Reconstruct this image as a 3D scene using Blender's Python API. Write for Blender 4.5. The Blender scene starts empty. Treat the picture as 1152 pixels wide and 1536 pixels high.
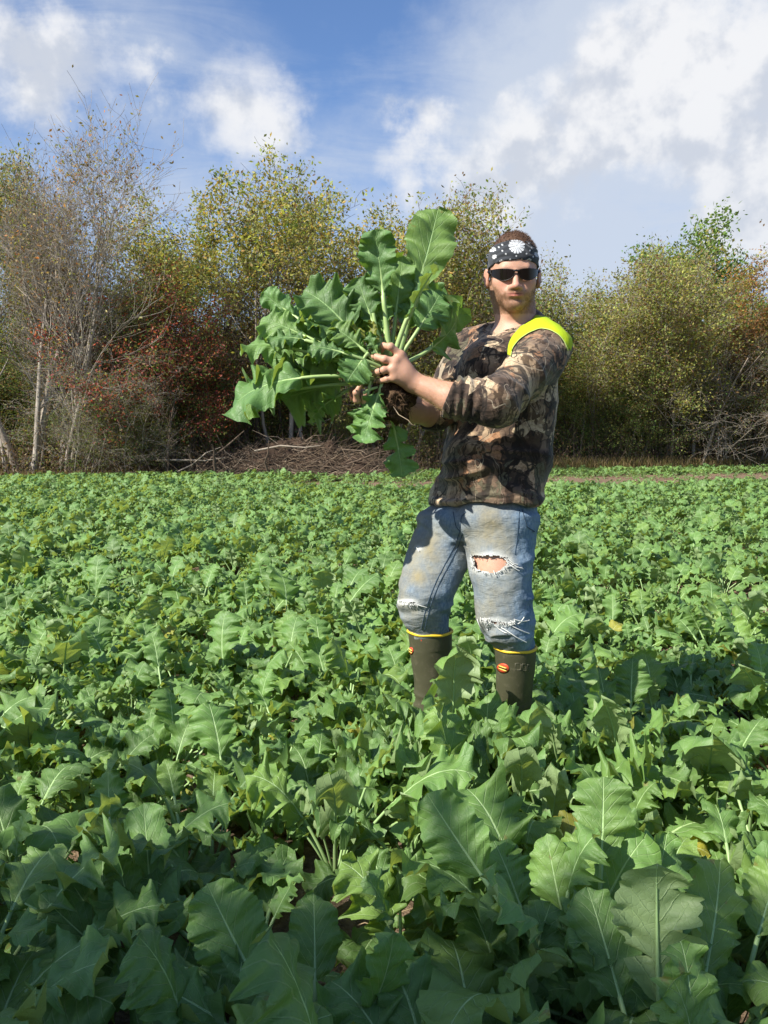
import bpy, math, random
import numpy as np
from mathutils import Vector, Matrix
from mathutils.bvhtree import BVHTree

rad = math.radians
sc = bpy.context.scene
col = sc.collection

# ------------------------------------------------------------------ camera
CAM_H = 1.15
PITCH = 5.06
FPX = 1253.0                       # focal length in pixels of the 1152x1536 photograph
cd = bpy.data.cameras.new('camera'); cam = bpy.data.objects.new('camera', cd); col.objects.link(cam)
cam.location = (0, 0, CAM_H)
cam.rotation_euler = (rad(90 - PITCH), 0, 0)
cd.sensor_fit = 'VERTICAL'; cd.sensor_height = 36.0; cd.lens = 36.0 * FPX / 1536.0
cd.clip_start = 0.05; cd.clip_end = 3000
sc.camera = cam
cP, sP = math.cos(rad(PITCH)), math.sin(rad(PITCH))

def W(px, py, Y):
    """world point seen at a photo pixel, at distance Y in front of the camera"""
    u, v = (px - 576) / FPX, (768 - py) / FPX
    dy = cP + v * sP; dz = -sP + v * cP
    k = Y / dy
    return Vector((u * k, Y, CAM_H + dz * k))

def to_px(V):
    V = np.asarray(V, dtype=np.float64)
    x = V[:, 0]; y = V[:, 1]; z = V[:, 2] - CAM_H
    d = y * cP - z * sP; v = y * sP + z * cP
    return 576 + FPX * x / d, 768 - FPX * v / d

# ------------------------------------------------------------------ sun + sky
SUN_EL, SUN_AZ = 41.0, 236.0       # azimuth measured from +Y towards +X : the sun stands behind-left of the camera
sun_dir = Vector((math.sin(rad(SUN_AZ)) * math.cos(rad(SUN_EL)), math.cos(rad(SUN_AZ)) * math.cos(rad(SUN_EL)), math.sin(rad(SUN_EL))))
ld = bpy.data.lights.new('sun', 'SUN'); ld.energy = 4.6; ld.angle = rad(0.55); ld.color = (1.0, 0.95, 0.86)
lo = bpy.data.objects.new('sun', ld); col.objects.link(lo)
lo.rotation_euler = sun_dir.to_track_quat('Z', 'Y').to_euler()
lo.location = (-20, -20, 20)

sc.view_settings.view_transform = 'Standard'
sc.view_settings.look = 'None'
sc.view_settings.exposure = 1.0
sc.view_settings.gamma = 1.0
sc.view_settings.use_curve_mapping = False
sc.render.engine = 'CYCLES'
sc.cycles.max_bounces = 7
sc.cycles.diffuse_bounces = 3
sc.cycles.glossy_bounces = 2
sc.cycles.transmission_bounces = 4
sc.cycles.transparent_max_bounces = 4
sc.cycles.caustics_reflective = False
sc.cycles.caustics_refractive = False
sc.cycles.sample_clamp_indirect = 4.0
sc.cycles.use_denoising = True

class NT:
    """small helper for building node trees"""
    def __init__(s, tree): s.t = tree; s.n = tree.nodes; s.l = tree.links
    def node(s, typ, **kw):
        n = s.n.new(typ)
        for k, v in kw.items():
            if k.startswith('i_'):
                key = k[2:]; key = int(key) if key.isdigit() else key.replace('_', ' ')
                s.put(n.inputs[key], v)
            else: setattr(n, k, v)
        return n
    def put(s, sock, v):
        if isinstance(v, bpy.types.NodeSocket): s.l.new(v, sock)
        elif isinstance(v, bpy.types.Node): s.l.new(v.outputs[0], sock)
        elif isinstance(v, (tuple, list)) and len(v) == 3 and sock.type == 'RGBA': sock.default_value = (*v, 1)
        else: sock.default_value = v
    def math(s, op, a, b=None, c=None, clamp=False):
        n = s.n.new('ShaderNodeMath'); n.operation = op; n.use_clamp = clamp
        s.put(n.inputs[0], a)
        if b is not None: s.put(n.inputs[1], b)
        if c is not None: s.put(n.inputs[2], c)
        return n.outputs[0]
    def vmath(s, op, a, b=None, out=0):
        n = s.n.new('ShaderNodeVectorMath'); n.operation = op
        s.put(n.inputs[0], a)
        if b is not None: s.put(n.inputs[1], b)
        return n.outputs[out]
    def mix(s, f, a, b, blend='MIX'):
        n = s.n.new('ShaderNodeMix'); n.data_type = 'RGBA'; n.blend_type = blend
        s.put(n.inputs[0], f); s.put(n.inputs[6], a); s.put(n.inputs[7], b)
        return n.outputs[2]
    def ramp(s, f, stops, interp='LINEAR'):
        n = s.n.new('ShaderNodeValToRGB'); s.put(n.inputs[0], f)
        cr = n.color_ramp; cr.interpolation = interp
        while len(cr.elements) < len(stops): cr.elements.new(0.5)
        for e, (p, c) in zip(cr.elements, stops):
            e.position = p; e.color = (*c, 1) if len(c) == 3 else c
        return n.outputs[0]
    def noise(s, vec, scale, detail=4, rough=0.55, dist=0.0, out=0):
        n = s.n.new('ShaderNodeTexNoise'); s.put(n.inputs['Vector'], vec)
        n.inputs['Scale'].default_value = scale; n.inputs['Detail'].default_value = detail
        n.inputs['Roughness'].default_value = rough; n.inputs['Distortion'].default_value = dist
        return n.outputs[out]
    def scale(s, vec, k):
        return s.vmath('MULTIPLY', vec, k)
    def smooth(s, x, lo, hi, a=0.0, b=1.0):
        n = s.n.new('ShaderNodeMapRange'); n.interpolation_type = 'SMOOTHSTEP'
        s.put(n.inputs[0], x); s.put(n.inputs[1], lo); s.put(n.inputs[2], hi); s.put(n.inputs[3], a); s.put(n.inputs[4], b)
        return n.outputs[0]

world = bpy.data.worlds.new('World'); sc.world = world; world.use_nodes = True
def build_world():
    T = NT(world.node_tree); T.n.clear()
    out = T.n.new('ShaderNodeOutputWorld'); bg = T.n.new('ShaderNodeBackground')
    bg.inputs[1].default_value = 0.075
    T.l.new(bg.outputs[0], out.inputs[0])
    sky = T.n.new('ShaderNodeTexSky'); sky.sky_type = 'NISHITA'; sky.sun_disc = False
    sky.sun_elevation = rad(SUN_EL); sky.sun_rotation = rad(SUN_AZ)
    sky.altitude = 100; sky.air_density = 1.0; sky.dust_density = 0.6; sky.ozone_density = 2.6
    tc = T.n.new('ShaderNodeTexCoord'); d = tc.outputs['Generated']
    # deepen the blue of the clear patches a little
    skyc = T.mix(1.0, sky.outputs[0], (0.88, 1.00, 1.18), 'MULTIPLY')
    sep = T.n.new('ShaderNodeSeparateXYZ'); T.l.new(d, sep.inputs[0])
    zz = T.math('ADD', T.math('MAXIMUM', sep.outputs[2], 0.0), 0.22)
    comb = T.n.new('ShaderNodeCombineXYZ')
    T.put(comb.inputs[0], T.math('DIVIDE', sep.outputs[0], zz)); T.put(comb.inputs[1], T.math('DIVIDE', sep.outputs[1], zz))
    cp = comb.outputs[0]                                  # position on the cloud sheet
    def dirn(px, py):
        v = Vector(((px - 576) / FPX, cP + (768 - py) / FPX * sP, -sP + (768 - py) / FPX * cP)); return v.normalized()
    # where the cloud masses of the day stand (direction, angular size, amount)
    warpd = T.math('MULTIPLY', T.math('SUBTRACT', T.noise(d, 9.0, 6, 0.6), 0.5), 0.22)
    def masses(bl):
        cov = None
        for bx, by, r, amt in bl:
            dist = T.math('ADD', T.vmath('DISTANCE', d, tuple(dirn(bx, by)), out=1), warpd)
            g = T.smooth(dist, 0.0, 1.75 * r / FPX, amt, 0.0)
            cov = g if cov is None else T.math('ADD', cov, g)
        return cov
    cc = masses([(60, 90, 105, .36), (165, 110, 85, .34), (10, 60, 80, .2), (385, 105, 90, .56), (320, 150, 90, .36), (460, 130, 60, .26), (600, 225, 75, .44), (690, 240, 95, .46), (790, 250, 90, .30),
                 (850, 170, 95, .42), (960, 110, 120, .30), (1060, 90, 130, .34), (1140, 40, 110, .30), (1085, 335, 62, .62), (1130, 300, 40, .2), (640, 140, 50, .26), (1040, 210, 110, .18),
                 (570, 45, 150, -.5), (250, 15, 110, -.4), (740, 50, 100, -.36), (430, 20, 100, -.3), (200, 235, 90, -.25), (520, 215, 34, -.2)])
    cv = masses([(900, 60, 190, .22), (1050, 200, 300, .42), (760, 330, 230, .34), (60, 170, 210, .20), (400, 170, 150, .22), (640, 90, 130, .12), (1180, 20, 200, .2), (540, 40, 170, -.34), (610, 175, 55, -.1)])
    rot = T.node('ShaderNodeMapping'); rot.inputs['Rotation'].default_value = (0, 0, rad(28)); rot.inputs['Scale'].default_value = (1.0, 2.6, 1.0); T.l.new(cp, rot.inputs[0])
    n1 = T.noise(cp, 3.0, 10, 0.60, 0.3)                   # cumulus body
    n2 = T.noise(rot.outputs[0], 1.5, 8, 0.62, 0.9)        # combed thin veil
    wob = T.noise(d, 13.0, 9, 0.62)
    den = T.math('ADD', T.math('ADD', T.math('ADD', T.math('MULTIPLY', n1, 0.42), T.math('MULTIPLY', n2, 0.28)), T.math('MULTIPLY', wob, 0.46)), cc)
    cum = T.smooth(den, 0.71, 1.20)
    vd = T.math('ADD', T.math('ADD', T.math('MULTIPLY', n2, .8), T.math('MULTIPLY', wob, 0.30)), cv)
    veil = T.math('MULTIPLY', T.smooth(vd, 0.42, 1.10), 0.88)
    # grey undersides: less cloud towards the sun means lit, more means shaded
    sv_ = T.noise(T.vmath('ADD', d, (0.020, 0.0, -0.028)), 13.0, 5, 0.55)
    shade = T.smooth(T.math('ADD', T.math('SUBTRACT', sv_, T.noise(d, 13.0, 5, 0.55)), T.math('MULTIPLY', T.noise(d, 7.0, 4, 0.5), 0.55)), 0.20, 0.42)
    c1 = T.mix(veil, skyc, (4.3, 4.75, 5.5))
    ccol = T.mix(shade, (6.1, 6.15, 6.3), (4.2, 4.5, 5.1))
    c2 = T.mix(T.math('MULTIPLY', cum, 0.95), c1, ccol)
    # pale humid air low over the horizon
    c3 = T.mix(T.smooth(sep.outputs[2], 0.02, 0.38, 0.50, 0.0), c2, (3.9, 4.4, 5.2))
    T.l.new(c3, bg.inputs[0])
build_world()

# ------------------------------------------------------------------ generic helpers
def tag(o, label=None, cat=None, group=None, kind=None):
    if label: o['label'] = label
    if cat: o['category'] = cat
    if group: o['group'] = group
    if kind: o['kind'] = kind
    return o
def empty(name, loc=(0, 0, 0)):
    o = bpy.data.objects.new(name, None); col.objects.link(o); o.location = loc; o.empty_display_size = 0.1
    return o
def mk_mesh(name, V, F, mats=(), attrs=None, smooth=True, uv=None, midx=None):
    """V (n,3); F list of index arrays (each (m,k) of one polygon size)"""
    me = bpy.data.meshes.new(name)
    V = np.asarray(V, dtype=np.float32)
    if isinstance(F, np.ndarray): F = [F]
    F = [np.asarray(f, dtype=np.int32) for f in F if len(f)]
    me.vertices.add(len(V)); me.vertices.foreach_set('co', V.ravel())
    loops = np.concatenate([f.ravel() for f in F]); tot = np.concatenate([np.full(len(f), f.shape[1], np.int32) for f in F])
    me.loops.add(len(loops)); me.loops.foreach_set('vertex_index', loops)
    me.polygons.add(len(tot)); start = np.concatenate([[0], np.cumsum(tot)[:-1]]).astype(np.int32)
    me.polygons.foreach_set('loop_start', start); me.polygons.foreach_set('loop_total', tot)
    if midx is not None: me.polygons.foreach_set('material_index', np.asarray(midx, np.int32))
    me.polygons.foreach_set('use_smooth', np.full(len(tot), smooth))
    me.update(calc_edges=True)
    for k, a in (attrs or {}).items():
        a = np.asarray(a, np.float32)
        if a.ndim == 1:
            at = me.attributes.new(k, 'FLOAT', 'POINT'); at.data.foreach_set('value', a)
        else:
            if a.shape[1] == 3: a = np.concatenate([a, np.ones((len(a), 1), np.float32)], 1)
            at = me.attributes.new(k, 'FLOAT_COLOR', 'POINT'); at.data.foreach_set('color', a.ravel())
    if uv is not None:
        ul = me.uv_layers.new(name='UVMap'); ul.data.foreach_set('uv', np.asarray(uv, np.float32)[loops].ravel())
    for m in mats: me.materials.append(m)
    me.validate()
    return me
def mk_obj(name, me, parent=None):
    o = bpy.data.objects.new(name, me); col.objects.link(o)
    if parent is not None: o.parent = parent
    return o

def hash3(i, j, k, seed):
    h = (i.astype(np.int64) * 374761393 + j.astype(np.int64) * 668265263 + k.astype(np.int64) * 2147483647 + seed * 1274126177) & 0xFFFFFFFF
    h = ((h ^ (h >> 13)) * 1274126177) & 0xFFFFFFFF
    h = h ^ (h >> 16)
    return (h & 0xFFFF) / 65535.0
def vnoise(P, seed=0):
    P = np.asarray(P, np.float64); I = np.floor(P).astype(np.int64); f = P - I; f = f * f * (3 - 2 * f)
    r = 0
    for a in (0, 1):
        for b in (0, 1):
            for c in (0, 1):
                w = (f[:, 0] if a else 1 - f[:, 0]) * (f[:, 1] if b else 1 - f[:, 1]) * (f[:, 2] if c else 1 - f[:, 2])
                r = r + w * hash3(I[:, 0] + a, I[:, 1] + b, I[:, 2] + c, seed)
    return r * 2 - 1
def fbm(P, seed=0, oct=3):
    r = 0; a = 1.0; P = np.asarray(P, np.float64)
    for o in range(oct): r = r + a * vnoise(P * 2 ** o, seed + o * 7); a *= 0.5
    return r

class Tubes:
    """collects tapering tubes along polylines"""
    def __init__(s): s.V = []; s.F = []; s.n = 0; s.A = []
    def add(s, pts, radii, sides=5, val=0.0, cap=True):
        P = np.asarray([tuple(p) for p in pts], np.float64); R = np.asarray(radii, np.float64); n = len(P)
        T = np.gradient(P, axis=0); T /= np.linalg.norm(T, axis=1)[:, None] + 1e-12
        ref = np.array([0, 0, 1.0]) if abs(T[:, 2]).max() < 0.9 else np.array([1.0, 0.13, 0.0])
        U = np.cross(T, ref); U /= np.linalg.norm(U, axis=1)[:, None] + 1e-12
        Wv = np.cross(T, U)
        a = np.arange(sides) / sides * 2 * math.pi
        ring = P[:, None, :] + R[:, None, None] * (np.cos(a)[None, :, None] * U[:, None, :] + np.sin(a)[None, :, None] * Wv[:, None, :])
        s.V.append(ring.reshape(-1, 3))
        i = np.arange(n - 1)[:, None] * sides; j = np.arange(sides)[None, :]; j2 = (j + 1) % sides
        q = np.stack([i + j, i + j2, i + sides + j2, i + sides + j], -1).reshape(-1, 4) + s.n
        s.F.append(q)
        if cap and sides == 4:
            s.F.append(np.array([[0, 3, 2, 1]]) + s.n); s.F.append(np.array([[0, 1, 2, 3]]) + s.n + (n - 1) * sides)
        s.A.append(np.full(n * sides, val)); s.n += n * sides
    def mesh(s, name, mats, smooth=True, attr='tint'):
        return mk_mesh(name, np.concatenate(s.V), np.concatenate(s.F), mats, {attr: np.concatenate(s.A)}, smooth)

def principled(T, **kw):
    b = T.n.new('ShaderNodeBsdfPrincipled')
    for k, v in kw.items(): T.put(b.inputs[k.replace('_', ' ')], v)
    return b
def new_mat(name):
    m = bpy.data.materials.new(name); m.use_nodes = True; T = NT(m.node_tree); T.n.clear()
    out = T.n.new('ShaderNodeOutputMaterial'); return m, T, out
def simple_mat(name, colr, rough=0.6, spec=0.3, var=0.25, scale=30, bump=0.0, metallic=0.0):
    m, T, out = new_mat(name)
    tc = T.n.new('ShaderNodeTexCoord'); v = tc.outputs['Object']
    n = T.noise(v, scale, 5, 0.6)
    c = T.mix(n, tuple(x * (1 - var) for x in colr), tuple(min(1, x * (1 + var)) for x in colr))
    b = principled(T, Base_Color=c, Roughness=rough, Metallic=metallic)
    b.inputs['Specular IOR Level'].default_value = spec
    if bump:
        bn = T.node('ShaderNodeBump', i_Strength=bump, i_Distance=0.004, i_Height=n); T.l.new(bn.outputs[0], b.inputs['Normal'])
    T.l.new(b.outputs[0], out.inputs[0]); return m

# ------------------------------------------------------------------ plant materials
def leaf_material(name, top, under, vein, transl=0.30):
    m, T, out = new_mat(name)
    uvn = T.n.new('ShaderNodeUVMap'); sep = T.n.new('ShaderNodeSeparateXYZ'); T.l.new(uvn.outputs[0], sep.inputs[0])
    u, v = sep.outputs[0], sep.outputs[1]
    av = T.math('ABSOLUTE', v)
    tc = T.n.new('ShaderNodeTexCoord'); oi = T.n.new('ShaderNodeObjectInfo')
    at = T.n.new('ShaderNodeAttribute'); at.attribute_name = 'tint'
    pn = T.noise(tc.outputs['Object'], 22, 5, 0.6)
    pf = T.noise(tc.outputs['Object'], 160, 3, 0.6)
    wob = T.math('MULTIPLY', T.math('SUBTRACT', pn, 0.5), 0.09)
    mid = T.smooth(T.math('ADD', av, T.math('MULTIPLY', u, 0.030)), 0.024, 0.044, 1.0, 0.0)
    # side veins sweep forward from the midrib
    ph = T.math('MULTIPLY', T.math('ADD', T.math('SUBTRACT', u, T.math('MULTIPLY', av, 0.62)), wob), 6.5)
    tri = T.math('ABSOLUTE', T.math('SUBTRACT', T.math('FRACT', ph), 0.5))
    side = T.smooth(tri, 0.0, 0.085, 1.0, 0.0)
    side = T.math('MULTIPLY', side, T.smooth(av, 0.1, 0.75, 1.0, 0.15))
    vor = T.node('ShaderNodeTexVoronoi', feature='DISTANCE_TO_EDGE'); vor.inputs['Scale'].default_value = 85
    T.l.new(tc.outputs['Object'], vor.inputs['Vector'])
    fine = T.smooth(vor.outputs[0], 0.0, 0.10, 1.0, 0.0)
    rnd = T.math('FRACT', T.math('ADD', oi.outputs['Random'], T.math('MULTIPLY', at.outputs['Fac'], 3.71)))
    rnd2 = T.math('FRACT', T.math('MULTIPLY', rnd, 7.13))
    blade = T.mix(rnd, tuple(x * 0.80 for x in top), tuple(x * 1.22 for x in top))
    blade = T.mix(T.smooth(rnd2, 0.62, 1.0, 0.0, 0.55), blade, (top[0] * 1.5, top[1] * 1.22, top[2] * 0.85))   # yellower leaves
    blade = T.mix(T.smooth(pn, 0.35, 0.7), blade, T.mix(1.0, blade, (0.78, 0.84, 0.95), 'MULTIPLY'))
    blade = T.mix(T.math('MULTIPLY', fine, 0.07), blade, vein)
    blade = T.mix(T.math('MULTIPLY', side, 0.50), blade, vein)
    blade = T.mix(mid, blade, tuple(min(1, x * 1.35) for x in vein))
    und = T.mix(T.math('MULTIPLY', side, 0.5), T.mix(pf, tuple(x * 0.9 for x in under), tuple(x * 1.1 for x in under)), vein)
    und = T.mix(mid, und, tuple(min(1, x * 1.3) for x in vein))
    # rare brown edges / insect spots
    sp = T.smooth(T.noise(tc.outputs['Object'], 38, 3, 0.5), 0.70, 0.76)
    spot = T.math('MULTIPLY', sp, T.smooth(rnd2, 0.55, 0.7))
    geo = T.n.new('ShaderNodeNewGeometry')
    c = T.mix(geo.outputs['Backfacing'], blade, und)
    c = T.mix(T.math('MULTIPLY', spot, 0.6), c, (0.20, 0.16, 0.05))
    hgt = T.math('ADD', T.math('MULTIPLY', side, -0.7), T.math('ADD', T.math('MULTIPLY', fine, -0.16), T.math('MULTIPLY', pn, 0.9)))
    hgt = T.math('ADD', hgt, T.math('MULTIPLY', mid, -0.8))
    bn = T.node('ShaderNodeBump', i_Strength=0.55, i_Distance=0.004, i_Height=hgt)
    b = principled(T, Base_Color=c, Roughness=T.math('ADD', 0.42, T.math('MULTIPLY', pf, 0.2)))
    b.inputs['Specular IOR Level'].default_value = 0.42
    T.l.new(bn.outputs[0], b.inputs['Normal'])
    tr = T.n.new('ShaderNodeBsdfTranslucent'); T.put(tr.inputs[0], T.mix(1.0, c, (1.9, 1.7, 0.55), 'MULTIPLY')); T.l.new(bn.outputs[0], tr.inputs['Normal'])
    ms = T.n.new('ShaderNodeMixShader'); ms.inputs[0].default_value = transl
    T.l.new(b.outputs[0], ms.inputs[1]); T.l.new(tr.outputs[0], ms.inputs[2]); T.l.new(ms.outputs[0], out.inputs[0])
    return m
M_leaf = leaf_material('brassica_leaf', (0.142, 0.256, 0.064), (0.23, 0.32, 0.14), (0.31, 0.43, 0.20))
M_leaf_held = leaf_material('cut_leaf', (0.125, 0.235, 0.068), (0.19, 0.29, 0.12), (0.21, 0.33, 0.13), 0.28)
M_leaf_old = leaf_material('yellowing_leaf', (0.26, 0.27, 0.04), (0.30, 0.30, 0.08), (0.4, 0.42, 0.2), 0.3)
M_stem = simple_mat('leaf_stalk', (0.27, 0.40, 0.16), 0.45, 0.4, 0.2, 40)
M_stem_pale = simple_mat('pale_stalk', (0.31, 0.43, 0.16), 0.4, 0.4, 0.15, 40)

# ------------------------------------------------------------------ leaves
def leaf_arrays(rng, Lp, Lb, Wd, elev, curl, nt=26, ns=6, lobe=0.5, ruffle=0.3, fold=0.25, stalk_r=0.004, twist=0.0, shape=0, bites=0):
    """a leaf in the XZ plane: stalk from the origin rising at elev, the blade bending over by curl. Returns V, quads, uv, material index"""
    n_p = 6
    ds_p = Lp / n_p
    pts = [np.array([0., 0, 0])]; angs = [elev + 0.12]
    a = elev + 0.12
    for i in range(n_p):
        a -= curl * 0.25 / n_p
        pts.append(pts[-1] + ds_p * np.array([math.cos(a), 0, math.sin(a)])); angs.append(a)
    pet = np.array(pts); pa = np.array(angs)
    t = np.linspace(0, 1, nt)
    sp = [pet[-1]]; sa = [a]
    for i in range(nt - 1):
        tt = (i + 0.5) / (nt - 1)
        a -= curl * 0.75 * (0.5 + 1.0 * tt) / (nt - 1)
        sp.append(sp[-1] + Lb / (nt - 1) * np.array([math.cos(a), 0, math.sin(a)])); sa.append(a)
    sp = np.array(sp); sa = np.array(sa)
    # outline
    if shape == 0:    # broad obovate
        env = np.power(np.clip(t, 0, 1), 0.52) * np.power(np.clip(1 - t, 0, 1), 0.38) * 1.46
    elif shape == 1:  # narrow base with small lobes, broad head (lyrate)
        env = (0.24 + 0.90 * 1 / (1 + np.exp(-(t - 0.30) * 13))) * np.power(np.clip(1 - t, 0, 1), 0.50) * 1.12 * np.clip(t * 12, 0, 1)
    else:             # heart / round
        env = np.power(np.clip(t + 0.02, 0, 1), 0.33) * np.power(np.clip(1 - t, 0, 1), 0.50) * 1.5
    sides = []
    for sgn in (-1, 1):
        ph = rng.uniform(0, 6.28, 4)
        k1 = rng.uniform(3.2, 5.0); k2 = rng.uniform(9, 13)
        big = 0.5 + 0.5 * np.sin(t * math.pi * k1 * 1.3 + ph[0]); tooth = np.abs(np.sin(t * math.pi * k2 + ph[1])) ** .55
        tip = 1 - .6 * t ** 4
        w = env * (1 - lobe * tip * (.42 * (1 - big) * (1 - .5 * t) + .30 * (1 - tooth))) + env * (0.020 + .02 * lobe) * np.sin(t * 44 + ph[2])
        for _ in range(bites):
            c = rng.uniform(0.25, 0.9); w *= 1 - 0.6 * np.exp(-((t - c) / 0.025) ** 2)
        sides.append(w * Wd * 0.5)
    rp = rng.uniform(0, 6.28, 6)
    cols = []
    svals = np.linspace(-1, 1, 2 * ns + 1)
    svals = np.sign(svals) * np.abs(svals) ** 0.9
    V = np.zeros((nt, len(svals), 3)); UV = np.zeros((nt, len(svals), 2))
    nrm = np.stack([-np.sin(sa), np.zeros(nt), np.cos(sa)], 1)
    fwd = np.stack([np.cos(sa), np.zeros(nt), np.sin(sa)], 1)
    kf = rng.uniform(2.2, 3.6); droops = rng.uniform(-.10, .50, 2)
    for j, s in enumerate(svals):
        w = sides[0] if s < 0 else sides[1]
        o = 0 if s < 0 else 3
        x = abs(s)
        ruf = ruffle * Wd * (0.16 * x ** 1.7 * np.sin(t * 6.28 * kf + rp[o]) + 0.07 * x ** 2.5 * np.sin(t * 6.28 * kf * 2.6 + rp[o + 1])
                             + 0.05 * np.sin(t * 9 + x * 4 + rp[o + 2]) * x)
        yy = s * w * math.cos(fold)
        hh = x * w * math.sin(fold) * (1 - 0.5 * x) - (droops[0] if s < 0 else droops[1]) * w * x * x * (1 + .35 * np.sin(t * 5 + rp[2])) + ruf + 0.012 * Wd * np.sin(t * 6.28 * 6.5 - x * 4.0) * min(1, x * 3)
        tw = twist * t
        y2 = yy * np.cos(tw) - hh * np.sin(tw); h2 = yy * np.sin(tw) + hh * np.cos(tw)
        V[:, j] = sp + nrm * h2[:, None] + fwd * (x * w * (0.34 - 0.30 * t))[:, None]
        V[:, j, 1] += y2
        UV[:, j, 0] = t + x * w * (0.34 - 0.30 * t) / Lb; UV[:, j, 1] = s * w / (Wd * 0.5)
    m = len(svals)
    i = np.arange(nt - 1)[:, None] * m; j = np.arange(m - 1)[None, :]
    Q = np.stack([i + j, i + m + j, i + m + j + 1, i + j + 1], -1).reshape(-1, 4)
    Vb = V.reshape(-1, 3); UVb = UV.reshape(-1, 2)
    # stalk running on as the rib beneath the blade
    rib_i = np.linspace(1, int(nt * 0.82), 6).astype(int)
    P = np.concatenate([pet, sp[rib_i] - nrm[rib_i] * stalk_r * 0.55])
    R = np.concatenate([np.linspace(stalk_r * 1.25, stalk_r, n_p + 1), stalk_r * np.linspace(0.95, 0.25, len(rib_i))])
    aa = np.concatenate([pa, sa[rib_i]])
    T = np.stack([np.cos(aa), 0 * aa, np.sin(aa)], 1); N = np.stack([-np.sin(aa), 0 * aa, np.cos(aa)], 1); B = np.array([0, 1.0, 0])
    k = 6; ang = np.arange(k) / k * 6.2832
    ring = P[:, None] + R[:, None, None] * (np.cos(ang)[None, :, None] * B[None, None] + np.sin(ang)[None, :, None] * N[:, None])
    i = np.arange(len(P) - 1)[:, None] * k; j = np.arange(k)[None, :]; j2 = (j + 1) % k
    Qs = np.stack([i + j, i + j2, i + k + j2, i + k + j], -1).reshape(-1, 4) + len(Vb)
    Va = np.concatenate([Vb, ring.reshape(-1, 3)]); UVa = np.concatenate([UVb, np.full((len(P) * k, 2), 0.0)])
    mi = np.concatenate([np.zeros(len(Q), int), np.ones(len(Qs), int)])
    return Va, np.concatenate([Q, Qs]), UVa, mi

def set_leaf(root, base, tip, normal, Lp, Wr, mats, rng, curl=0.5, lobe=0.6, ruffle=0.5, fold=0.2, stalk=0.005, shape=0, twist=0.0, tint=0.5, nt=40, ns=7, bites=0):
    """leaf from base to tip (world points), its upper face towards normal"""
    base = Vector(base); tip = Vector(tip); D = (tip - base).length
    V, Q, UV, mi = leaf_arrays(rng, Lp * D, (1 - Lp) * D * (1 + 0.12 * curl), Wr * (1 - Lp) * D, 0.0, curl, nt=nt, ns=ns, lobe=lobe, ruffle=ruffle, fold=fold, stalk_r=stalk, twist=twist, shape=shape, bites=bites)
    # chord of the built spine
    mid = 2 * ns + 1
    end = V[(nt - 1) * mid + ns]
    c = Vector(end); cx = c.normalized(); cy = Vector((0, 1, 0)); cz = cx.cross(cy)
    A = Matrix((cx, cy, cz))                               # rows: world->local
    x = (tip - base).normalized(); n = Vector(normal); n = (n - n.dot(x) * x).normalized(); yv = n.cross(x)
    B = Matrix((x, yv, n)).transposed()
    R = np.array(B @ A) * (D / c.length)
    loc = root.location if root is not None else Vector((0, 0, 0))
    Vw = V @ R.T + np.array(base - loc)
    me = mk_mesh('leaf', Vw, Q, mats, {'tint': np.full(len(V), tint)}, uv=UV, midx=mi)
    return mk_obj('leaf', me, root)
# ------------------------------------------------------------------ ground
def field_edge(x):
    """distance of the far edge of the crop"""
    return 25.0 + 0.34 * x
def soil_mat():
    m, T, out = new_mat('soil')
    tc = T.n.new('ShaderNodeTexCoord'); v = tc.outputs['Object']
    n1 = T.noise(v, 1.3, 6, 0.6); n2 = T.noise(v, 22, 7, 0.65); n3 = T.noise(v, 120, 4, 0.6)
    c = T.ramp(n2, [(0.3, (0.080, 0.056, 0.037)), (0.5, (0.19, 0.135, 0.090)), (0.72, (0.36, 0.27, 0.19))])
    c = T.mix(T.smooth(n1, 0.45, 0.65), c, T.mix(0.5, c, (0.20, 0.125, 0.075)))
    c = T.mix(T.math('MULTIPLY', T.smooth(n3, 0.55, 0.7), 0.35), c, (0.34, 0.27, 0.19))
    h = T.math('ADD', T.math('MULTIPLY', n2, 1.0), T.math('MULTIPLY', n3, 0.35))
    bn = T.node('ShaderNodeBump', i_Strength=1.0, i_Distance=0.03, i_Height=h)
    b = principled(T, Base_Color=c, Roughness=0.95); b.inputs['Specular IOR Level'].default_value = 0.1
    T.l.new(bn.outputs[0], b.inputs['Normal']); T.l.new(b.outputs[0], out.inputs[0]); return m
M_soil = soil_mat()
def build_ground():
    a = np.concatenate([np.arange(0, 5, 0.06), 5 * 1.05 ** np.arange(0, 105)])
    xs = np.concatenate([-a[::-1], a[1:]])
    ys = np.concatenate([-a[::-1], a[1:]])
    X, Y = np.meshgrid(xs, ys, indexing='ij')
    P = np.stack([X.ravel(), Y.ravel(), np.zeros(X.size)], 1)
    near = np.exp(-((P[:, 0] ** 2 + P[:, 1] ** 2) / 9.0 ** 2))
    Z = near * (0.022 * fbm(P * 5, 3, 3)) + 0.02 * fbm(P * 0.6, 9, 2) * np.exp(-(np.hypot(P[:, 0], P[:, 1]) / 60) ** 2)
    P[:, 2] = Z
    n = len(ys); i = np.arange(len(xs) - 1)[:, None] * n; j = np.arange(n - 1)[None, :]
    Q = np.stack([i + j, i + n + j, i + n + j + 1, i + j + 1], -1).reshape(-1, 4)
    tag(mk_obj('ground', mk_mesh('ground', P, Q, [M_soil])), 'brown bare soil showing between the crop rows', kind='structure')
build_ground()

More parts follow.
